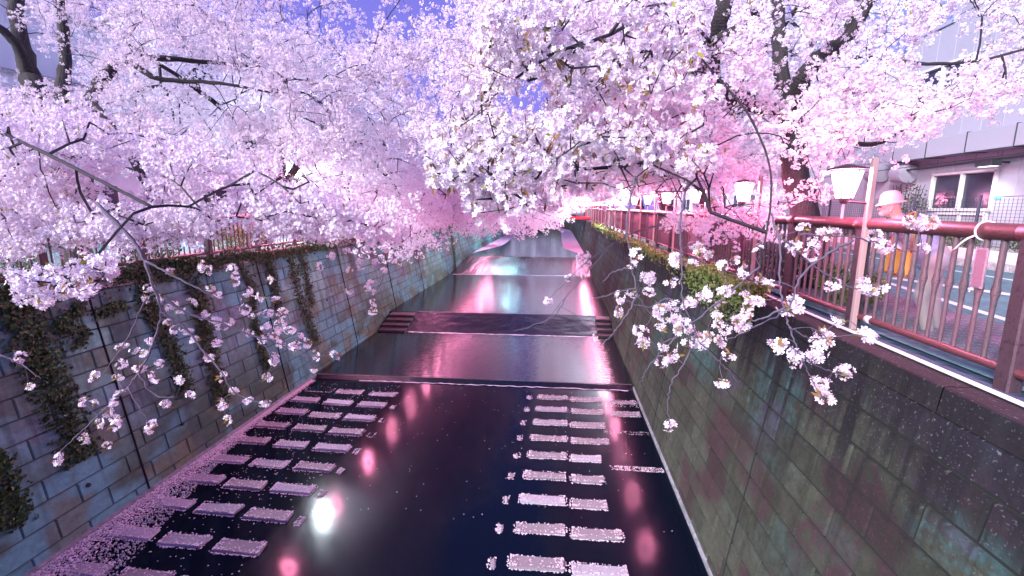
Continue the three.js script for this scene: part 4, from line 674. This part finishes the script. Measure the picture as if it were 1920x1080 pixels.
// ------------------------------------------------------------------ buildings
{
  const U = V(0, 0, -1), Nn = V(-1, 0, 0), F0 = V(11, 0, 0), ry = Math.atan2(-U.z, U.x);
  const f = (px, py) => { const d = dir(px, py), k = F0.clone().sub(EYE).dot(Nn) / d.dot(Nn), P = EYE.clone().addScaledVector(d, k).sub(F0); return [P.dot(U), EYE.y + d.y * k]; };
  const t = thing('office_building', 'pale panelled building with white window, ducts and small floodlight across the right street', 'building');
  const at = (u, h, o = 0) => F0.clone().addScaledVector(U, u).addScaledVector(Nn, o).setY(h);
  const box = (name, u0, u1, h0, h1, o0, o1, mat, parent = t, ch = 0.008) => { const m = mesh(name, cbox(u1 - u0, h1 - h0, o1 - o0, ch), mat, parent); m.position.copy(at((u0 + u1) / 2, (h0 + h1) / 2, (o0 + o1) / 2)); m.rotation.y = ry; return m; };
  const mPan = [1, 0.93, 1.05].map((k) => MAT({ color: [0.31 * k, 0.30 * k, 0.37 * k], roughness: 0.8, bumpMap: rep(grain, 0.8, 0.8), bumpScale: 0.004 })), mGl = PHY({ color: [0.03, 0.035, 0.06], roughness: 0.08, ior: 1.5 });
  const u0 = 4, u1 = 25, holes = [];
  const win = (name, p, q, frame, split, glass) => {
    const [a, h1] = f(...p), [b, h0] = f(...q), ua = Math.min(a, b), ub = Math.max(a, b); holes.push([ua, ub, h0, h1]);
    const w = box(name, ua, ub, h0, h1, -0.12, -0.06, frame); // frame board behind; panes in front as sub-parts
    const inv = w.matrix; w.updateMatrix(); const k = (g) => { w.attach ? 0 : 0; };
    const W = ub - ua, H = h1 - h0, n = split; for (let i = 0; i < n; i++) { const m = new THREE.Mesh(cbox(W / n - 0.09, H - 0.10, 0.02, 0.004), glass); m.name = 'pane'; m.position.set((i + 0.5) / n * W - W / 2, 0, -0.045); w.add(m); }
    const bar = (x, y, ww, hh) => { const m = new THREE.Mesh(cbox(ww, hh, 0.12, 0.006), frame); m.name = 'frame_bar'; m.position.set(x, y, -0.08); w.add(m); };
    bar(0, H / 2, W + 0.08, 0.07); bar(0, -H / 2, W + 0.08, 0.07); bar(-W / 2, 0, 0.07, H); bar(W / 2, 0, 0.07, H); for (let i = 1; i < n; i++) bar(i / n * W - W / 2, 0, 0.07, H);
    return w;
  };
  win('window', [1752, 328], [1857, 394], mWhite, 2, mGl); win('glass_door', [1757, 400], [1842, 440], mWhite, 2, MAT({ color: [0.02, 0.06, 0.06], roughness: 0.15 }));
  const mCur = MAT({ color: [0.20, 0.24, 0.5], roughness: 0.35, bumpMap: rep(streak, 3, 0.2), bumpScale: 0.03 });
  win('window', [1604, 8], [1705, 100], MAT({ color: [0.3, 0.3, 0.45], roughness: 0.5 }), 3, mCur); win('window', [1722, 140], [1812, 192], mWhite, 2, mGl); win('window', [1730, -60], [1790, 40], MAT({ color: [0.3, 0.3, 0.45], roughness: 0.5 }), 2, mCur);
  const PW = 0.62, PH = 1.25; let cnt = 0;
  for (let u = 6.2; u < 24.5; u += PW) for (let h = 0.35; h < 11.5; h += PH) {
    const a = [u + 0.006, u + PW - 0.006, h + 0.006, h + PH - 0.006];
    if (holes.some(([x0, x1, y0, y1]) => a[0] < x1 && a[1] > x0 && a[2] < y1 && a[3] > y0)) { // cut round the opening
      const [x0, x1, y0, y1] = holes.find(([x0, x1, y0, y1]) => a[0] < x1 && a[1] > x0 && a[2] < y1 && a[3] > y0);
      const cut = [[a[0], Math.min(a[1], x0 - 0.05), a[2], a[3]], [Math.max(a[0], x1 + 0.05), a[1], a[2], a[3]], [Math.max(a[0], x0 - 0.04), Math.min(a[1], x1 + 0.04), a[2], Math.min(a[3], y0 - 0.04)], [Math.max(a[0], x0 - 0.04), Math.min(a[1], x1 + 0.04), Math.max(a[2], y1 + 0.04), a[3]]];
      for (const c of cut) if (c[1] - c[0] > 0.03 && c[3] - c[2] > 0.03) box('panel', c[0], c[1], c[2], c[3], -0.08, 0, mPan[0], t);
      continue;
    }
    if (cnt++ > 285) continue; box('panel', ...a, -0.08, rr(R0, -0.002, 0.003), mPan[Math.floor(R0() * 3)]);
  }
  box('wall_core', u0, u1, -0.1, 14, -6, -0.085, MAT({ color: [0.5, 0.49, 0.53] })); box('plinth', u0, u1, -0.1, 0.34, -0.1, 0.02, mConc);
  { // long boxed duct with hangers, two round vents, a rail of pipe and a floodlight, its glow and spotlight added to brighten the facade
    const [a, h0] = f(1700, 305), [b] = f(1990, 250); const hb = f(1920, 277)[1]; box('duct', b, a + 0.1, hb, hb + 0.5, 0.02, 0.55, mPan[2]);
    for (let k = 0; k < 4; k++) box('duct_seam', b + 0.4 + k * 1.3, b + 0.43 + k * 1.3, hb - 0.02, hb + 0.52, 0.015, 0.565, mDark);
    for (const x of [1650, 1700]) { const [u, h] = f(x, 325); const m = mesh('round_vent', smoothed(new THREE.LatheGeometry([[0, 0.5], [0.26, 0.5], [0.30, 0.46], [0.30, 0], [0.24, 0], [0.24, 0.3]].map((q) => new THREE.Vector2(...q)), 20)), mPan[2], t); m.position.copy(at(u, h, 0.25)); m.rotation.set(0, ry, Math.PI / 2 + 0.1); }
    const [c, hc] = f(1700, 322), [d, hd] = f(1890, 298); mesh('pipe', tube([at(c, hc, 0.35), at(d, hd, 0.35), at(d - 2, hd, 0.35)], 0.03, 8).geo(), mDark, t); mesh('cable', tube([at(c + 5, hc + 0.02, 0.7), at(c, hc + 0.05, 0.7), at(d - 3, hc + 0.1, 0.7)], 0.010, 5).geo(), mDark, t);
    const [e, he] = f(1893, 306); const fl = box('floodlight', e - 0.22, e + 0.22, he - 0.07, he + 0.07, 0.35, 0.6, mDark); const gl = new THREE.Mesh(cbox(0.36, 0.01, 0.18, 0.003, 0, -0.075, 0), mPan[1]); gl.name = 'lens'; fl.add(gl); gl.material = new THREE.MeshStandardMaterial({ color: rgb(0.8, 0.8, 0.8), emissive: rgb(0.85, 0.9, 1), emissiveIntensity: 1.2 }); const sl = new THREE.SpotLight(rgb(0.92, 0.94, 1), 6, 0, 1.35, 0.6); sl.position.copy(at(e, he - 0.11, 0.48)); sl.target.position.copy(at(e + 0.6, 0, 1.0)); sl.castShadow = true; sl.shadow.radius = 6; sl.name = 'added_facade_light'; scene.add(sl, sl.target); box('floodlight_arm', e - 0.02, e + 0.02, he + 0.0, he + 0.05, 0, 0.4, mDark);
    const [g, hg] = f(1871, 371); box('number_plate', g - 0.1, g + 0.1, hg - 0.04, hg + 0.04, 0.002, 0.012, MAT({ color: [0.1, 0.4, 0.5] }));
  }
  // red triangle mark on an upper pane
  { const [u, h] = f(1629, 63), b = new MB(); b.tri(V(-0.09, 0.07, 0), V(0.09, 0.09, 0), V(-0.01, -0.11, 0)); b.tri(V(-0.09, 0.07, 0), V(-0.01, -0.11, 0), V(0.09, 0.09, 0)); const m = mesh('red_triangle', b.geo(), MAT({ color: [0.6, 0.01, 0.05], side: THREE.DoubleSide }), t); m.position.copy(at(u, h, -0.02)); m.rotation.y = ry; }
  // wire mesh fence on a low white wall
  const fe = thing('mesh_fence', 'dark wire mesh fence in front of the pale building across the street', 'fence'), O = F0.clone().addScaledVector(Nn, 1.15), fat = (u, h) => O.clone().addScaledVector(U, u).setY(h);
  const b = new MB(); for (let u = 7; u < 24; u += 0.1) tube([fat(u, 0.42), fat(u, 1.55)], 0.0045, 3, b, false); for (let h = 0.45; h < 1.56; h += 0.075) tube([fat(7, h), fat(24, h)], 0.0045, 3, b, false); mesh('wire_mesh', b.geo(), mDark, fe, 'stuff');
  for (let u = 7.9; u <= 24; u += 2.0) mesh('fence_post', tube([fat(u, 0), fat(u, 1.62)], 0.035, 8).geo(), MAT({ color: [0.03, 0.035, 0.07], roughness: 0.5 }), fe);
  const lw = thing('low_wall', 'low white wall under the wire mesh fence', 'wall'); for (let u = 7; u < 24; u += 2) { const m = mesh('wall_section', cbox(1.99, 0.4, 0.14, 0.012), mWhite, lw); m.position.copy(fat(u + 1, 0.18)).addScaledVector(Nn, 0.12); m.rotation.y = ry; }
  const r = rng(71); for (let i = 0; i < 4; i++) { const p = fat([11.0, 12.9, 14.9, 17.2][i], 0).addScaledVector(Nn, -0.5), tt = thing('shrub', ['small bush behind the mesh fence at the right picture edge', 'bush behind the mesh fence under the white window', 'tall twiggy bush in front of the white window', 'bush behind the mesh fence left of the white window'][i], 'shrub', [p.x, 0, p.z]), L = [], bb = new MB(), H = i === 2 ? 2.1 : 1.0; for (let k = 0; k < 700; k++) { const d = rdir(r), q = Math.cbrt(r()); L.push(M4(V(d.x * q * 0.55, H * 0.65 + d.y * q * H * 0.35, d.z * q * 0.4), new THREE.Euler(r() * 6, r() * 6, r() * 6), rr(r, 0.8, 1.4))); } for (let k = 0; k < 10; k++) tube([V(rr(r, -0.08, 0.08), 0, 0), V(rr(r, -0.45, 0.45), H * 0.95, rr(r, -0.3, 0.3))], 0.008, 4, bb); mesh('stems', bb.geo(), mTwig, tt); scatter('leaves', leafGeo, mLeaf[i % 3], L, tt); }
  // blocks of flats behind the trees
  const flats = (label, x, z, w, h, d, ry2, col, seed) => {
    const r = rng(seed), t = thing('apartment_building', label, 'building', [x, 0, z]); t.rotation.y = ry2; const m = MAT({ color: col, bumpMap: rep(grain, 0.5, 0.5), bumpScale: 0.01 });
    mesh('wall', cbox(w, h, d, 0.03, 0, h / 2, 0), m, t); mesh('roof', cbox(w + 0.3, 0.25, d + 0.3, 0.03, 0, h + 0.12, 0), mConc, t);
    for (let fl = 0; fl < Math.floor(h / 2.9); fl++) {
      for (let k = 0; k + 1 < w / 2.2; k++) { const wx = -w / 2 + 1.5 + k * 2.2, wy = 1.6 + fl * 2.9; const wd = mesh('window', cbox(1.3, 1.3, 0.1, 0.01, 0, 0, 0), mWhite, t); wd.position.set(wx, wy, d / 2 + 0.02); for (const q of [-0.31, 0.31]) { const p = new THREE.Mesh(cbox(0.54, 1.12, 0.03, 0.004), mGl); p.name = 'pane'; p.position.set(q, 0, 0.05); wd.add(p); } }
      mesh('floor_band', cbox(w + 0.06, 0.16, 0.12, 0.01, 0, fl * 2.9 + 2.85, d / 2 + 0.02), mConc, t);
    }
  };
  flats('pale grey low building with dark openings behind the right lanterns', 16.5, -34, 12, 7, 8, -1.45, [0.32, 0.29, 0.36], 1);
  flats('lavender block of flats behind the far right trees', 19, -52, 16, 13, 9, -1.2, [0.4, 0.36, 0.5], 2);
  flats('white building glimpsed under the blossom behind the left railing', -22.5, -13, 12, 8, 8, 1.35, [0.62, 0.62, 0.68], 3);
  flats('blue-grey building behind the left trees beyond the white lamp', -19, -28, 14, 10, 9, 1.2, [0.42, 0.42, 0.52], 4);
  flats('tall violet-grey building at the bend of the canal', -2, -105, 26, 15, 12, 0.1, [0.36, 0.34, 0.46], 5);
}

// ------------------------------------------------------------------ person leaning on the railing
{
  const t = thing('person', 'faint person in pink hat, blue top and pale trousers leaning on the right railing', 'person', [4.0, -0.07, -5.4]); t.rotation.y = -0.55;
  function field(bones, cell, pad) { // bones: [a, b, ra, rb]
    const lo = V(1e9, 1e9, 1e9), hi = V(-1e9, -1e9, -1e9); for (const [a, b, ra, rb] of bones) for (const [p, q] of [[a, ra], [b, rb]]) { lo.min(p.clone().subScalar(q + pad)); hi.max(p.clone().addScalar(q + pad)); }
    const c = lo.clone().add(hi).multiplyScalar(0.5), half = Math.max(hi.x - lo.x, hi.y - lo.y, hi.z - lo.z) / 2, n = Math.min(150, Math.ceil(half * 2 / cell)), mc = new MarchingCubes(n, mDark, false, false, 400000); mc.isolation = 0;
    const k = 0.02; for (let z = 0; z < n; z++) for (let y = 0; y < n; y++) for (let x = 0; x < n; x++) {
      const p = V((x - n / 2) / (n / 2), (y - n / 2) / (n / 2), (z - n / 2) / (n / 2)).multiplyScalar(half).add(c); let d = 1e3;
      for (const [a, b, ra, rb] of bones) { const ab = b.clone().sub(a), h = clamp(p.clone().sub(a).dot(ab) / Math.max(1e-9, ab.lengthSq())), e = p.distanceTo(a.clone().addScaledVector(ab, h)) - lerp(ra, rb, h); const m = Math.max(k - Math.abs(d - e), 0) / k; d = Math.min(d, e) - m * m * k * 0.25; }
      mc.field[x + y * n + z * n * n] = -d;
    }
    mc.update(); const cnt = mc.count, g = new THREE.BufferGeometry(); const P = mc.positionArray.slice(0, cnt * 3), Q = mc.normalArray.slice(0, cnt * 3);
    for (let i = 0; i < cnt; i++) { P[i * 3] = P[i * 3] * half + c.x; P[i * 3 + 1] = P[i * 3 + 1] * half + c.y; P[i * 3 + 2] = P[i * 3 + 2] * half + c.z; }
    g.setAttribute('position', new THREE.BufferAttribute(P, 3)); g.computeVertexNormals(); return smoothed(g);
  }
  // local axes: -x towards the canal; facing the canal, bent forward over the top rail at y 1.14, x -0.5
  const hipL = V(0.10, 0.84, 0.09), hipR = V(0.10, 0.84, -0.09), chest = V(-0.13, 1.16, 0), neck = V(-0.25, 1.29, 0), head = V(-0.33, 1.40, 0);
  const shL = V(-0.17, 1.22, 0.17), shR = V(-0.17, 1.22, -0.17), elL = V(-0.36, 1.2, 0.26), elR = V(-0.36, 1.2, -0.26), wrL = V(-0.54, 1.25, 0.10), wrR = V(-0.53, 1.25, -0.16);
  const hand = (w, s) => [[w, w.clone().add(V(-0.06, 0, 0.02 * s)), 0.026, 0.03], ...[-1.5, -0.5, 0.5, 1.5].map((k) => [w.clone().add(V(-0.065, 0, 0.02 * s + k * 0.019)), w.clone().add(V(-0.115 + Math.abs(k) * 0.006, -0.035, 0.02 * s + k * 0.021)), 0.009, 0.008]), [w.clone().add(V(-0.02, 0, -0.03 * s)), w.clone().add(V(-0.07, -0.01, -0.055 * s)), 0.011, 0.009]];
  const skin = MAT({ transparent: true, opacity: 0.42, color: [0.55, 0.32, 0.27], roughness: 0.6 });
  const torso = [[V(0.09, 0.9, 0), chest, 0.135, 0.15], [chest, neck, 0.13, 0.06]];
  const legs = (k) => [[hipL, V(0.03, 0.47, 0.12), 0.085 + k, 0.06 + k], [V(0.03, 0.47, 0.12), V(0.12, 0.09, 0.12), 0.055 + k, 0.042 + k], [hipR, V(0.14, 0.47, -0.11), 0.085 + k, 0.06 + k], [V(0.14, 0.47, -0.11), V(0.2, 0.09, -0.11), 0.055 + k, 0.042 + k]];
  const feet = [[V(0.14, 0.04, 0.12), V(-0.08, 0.03, 0.13), 0.04, 0.035], [V(0.22, 0.04, -0.11), V(0.0, 0.03, -0.12), 0.04, 0.035]];
  mesh('body', field([...torso, [neck, head, 0.055, 0.06], [head, head.clone().add(V(-0.02, 0.05, 0)), 0.085, 0.09], [head.clone().add(V(-0.05, -0.04, 0)), head.clone().add(V(-0.075, -0.055, 0)), 0.05, 0.03], [head.clone().add(V(-0.10, 0.0, 0)), head.clone().add(V(-0.115, -0.01, 0)), 0.012, 0.011], [head.clone().add(V(0, 0, 0.085)), head.clone().add(V(0, -0.02, 0.092)), 0.016, 0.012], [head.clone().add(V(0, 0, -0.085)), head.clone().add(V(0, -0.02, -0.092)), 0.016, 0.012], ...legs(0), [shL, elL, 0.05, 0.04], [elL, wrL, 0.04, 0.028], [shR, elR, 0.05, 0.04], [elR, wrR, 0.04, 0.028], ...hand(wrL, 1), ...hand(wrR, -1)], 0.012, 0.03), skin, t);
  mesh('shirt', field([[V(0.08, 0.86, 0), chest, 0.155, 0.17], [chest, neck.clone().lerp(chest, 0.3), 0.15, 0.09], [shL, elL, 0.07, 0.056], [elL, wrL.clone().lerp(elL, 0.25), 0.055, 0.045], [shR, elR, 0.07, 0.056], [elR, wrR.clone().lerp(elR, 0.25), 0.055, 0.045]], 0.014, 0.03), MAT({ transparent: true, opacity: 0.42, color: [0.20, 0.24, 0.55], roughness: 0.9 }), t);
  mesh('trousers', field([...legs(0.014), [hipL, hipR, 0.125, 0.125]], 0.014, 0.03), MAT({ transparent: true, opacity: 0.42, color: [0.52, 0.50, 0.50], roughness: 0.95 }), t);
  for (const f of feet) mesh('shoe', field([f], 0.008, 0.02), MAT({ transparent: true, opacity: 0.42, color: [0.4, 0.38, 0.4], roughness: 0.7 }), t);
  const hat = new THREE.LatheGeometry([[0.001, 0.15], [0.06, 0.145], [0.1, 0.11], [0.115, 0.04], [0.12, 0.015], [0.165, -0.015], [0.17, -0.02], [0.12, 0.005], [0.1, 0.0]].map((q) => new THREE.Vector2(...q)), 28); const hm = mesh('hat', smoothed(hat), MAT({ transparent: true, opacity: 0.42, color: [0.72, 0.42, 0.46], roughness: 0.9, side: THREE.DoubleSide }), t); hm.position.copy(head).add(V(-0.01, 0.07, 0)); hm.rotation.z = 0.18; hm.scale.setScalar(0.88);
  for (const s of [-1, 1]) mesh('eye', new THREE.SphereGeometry(0.011, 8, 6).translate(head.x - 0.098, head.y + 0.022, s * 0.032), mDark, t);
  mesh('mouth', cbox(0.008, 0.008, 0.04, 0.003, head.x - 0.115, head.y - 0.055, 0), MAT({ color: [0.35, 0.1, 0.1] }), t);
  const bg = thing('shoulder_bag', 'orange shoulder bag hanging in front of the leaning person behind the railing', 'bag', [3.78, 0.74, -5.42]);
  mesh('bag_body', cbox(0.12, 0.30, 0.34, 0.04), MAT({ color: [0.75, 0.30, 0.08], roughness: 0.8 }), bg); mesh('strap', smoothed(tube(spline([V(0, 0.12, 0.15), V(0.0, 0.42, 0.12), V(0.08, 0.55, 0), V(0.0, 0.42, -0.12), V(0, 0.12, -0.15)], 20), 0.012, 6).geo()), MAT({ color: [0.3, 0.12, 0.05] }), bg);
}
renderer.render(scene, camera);
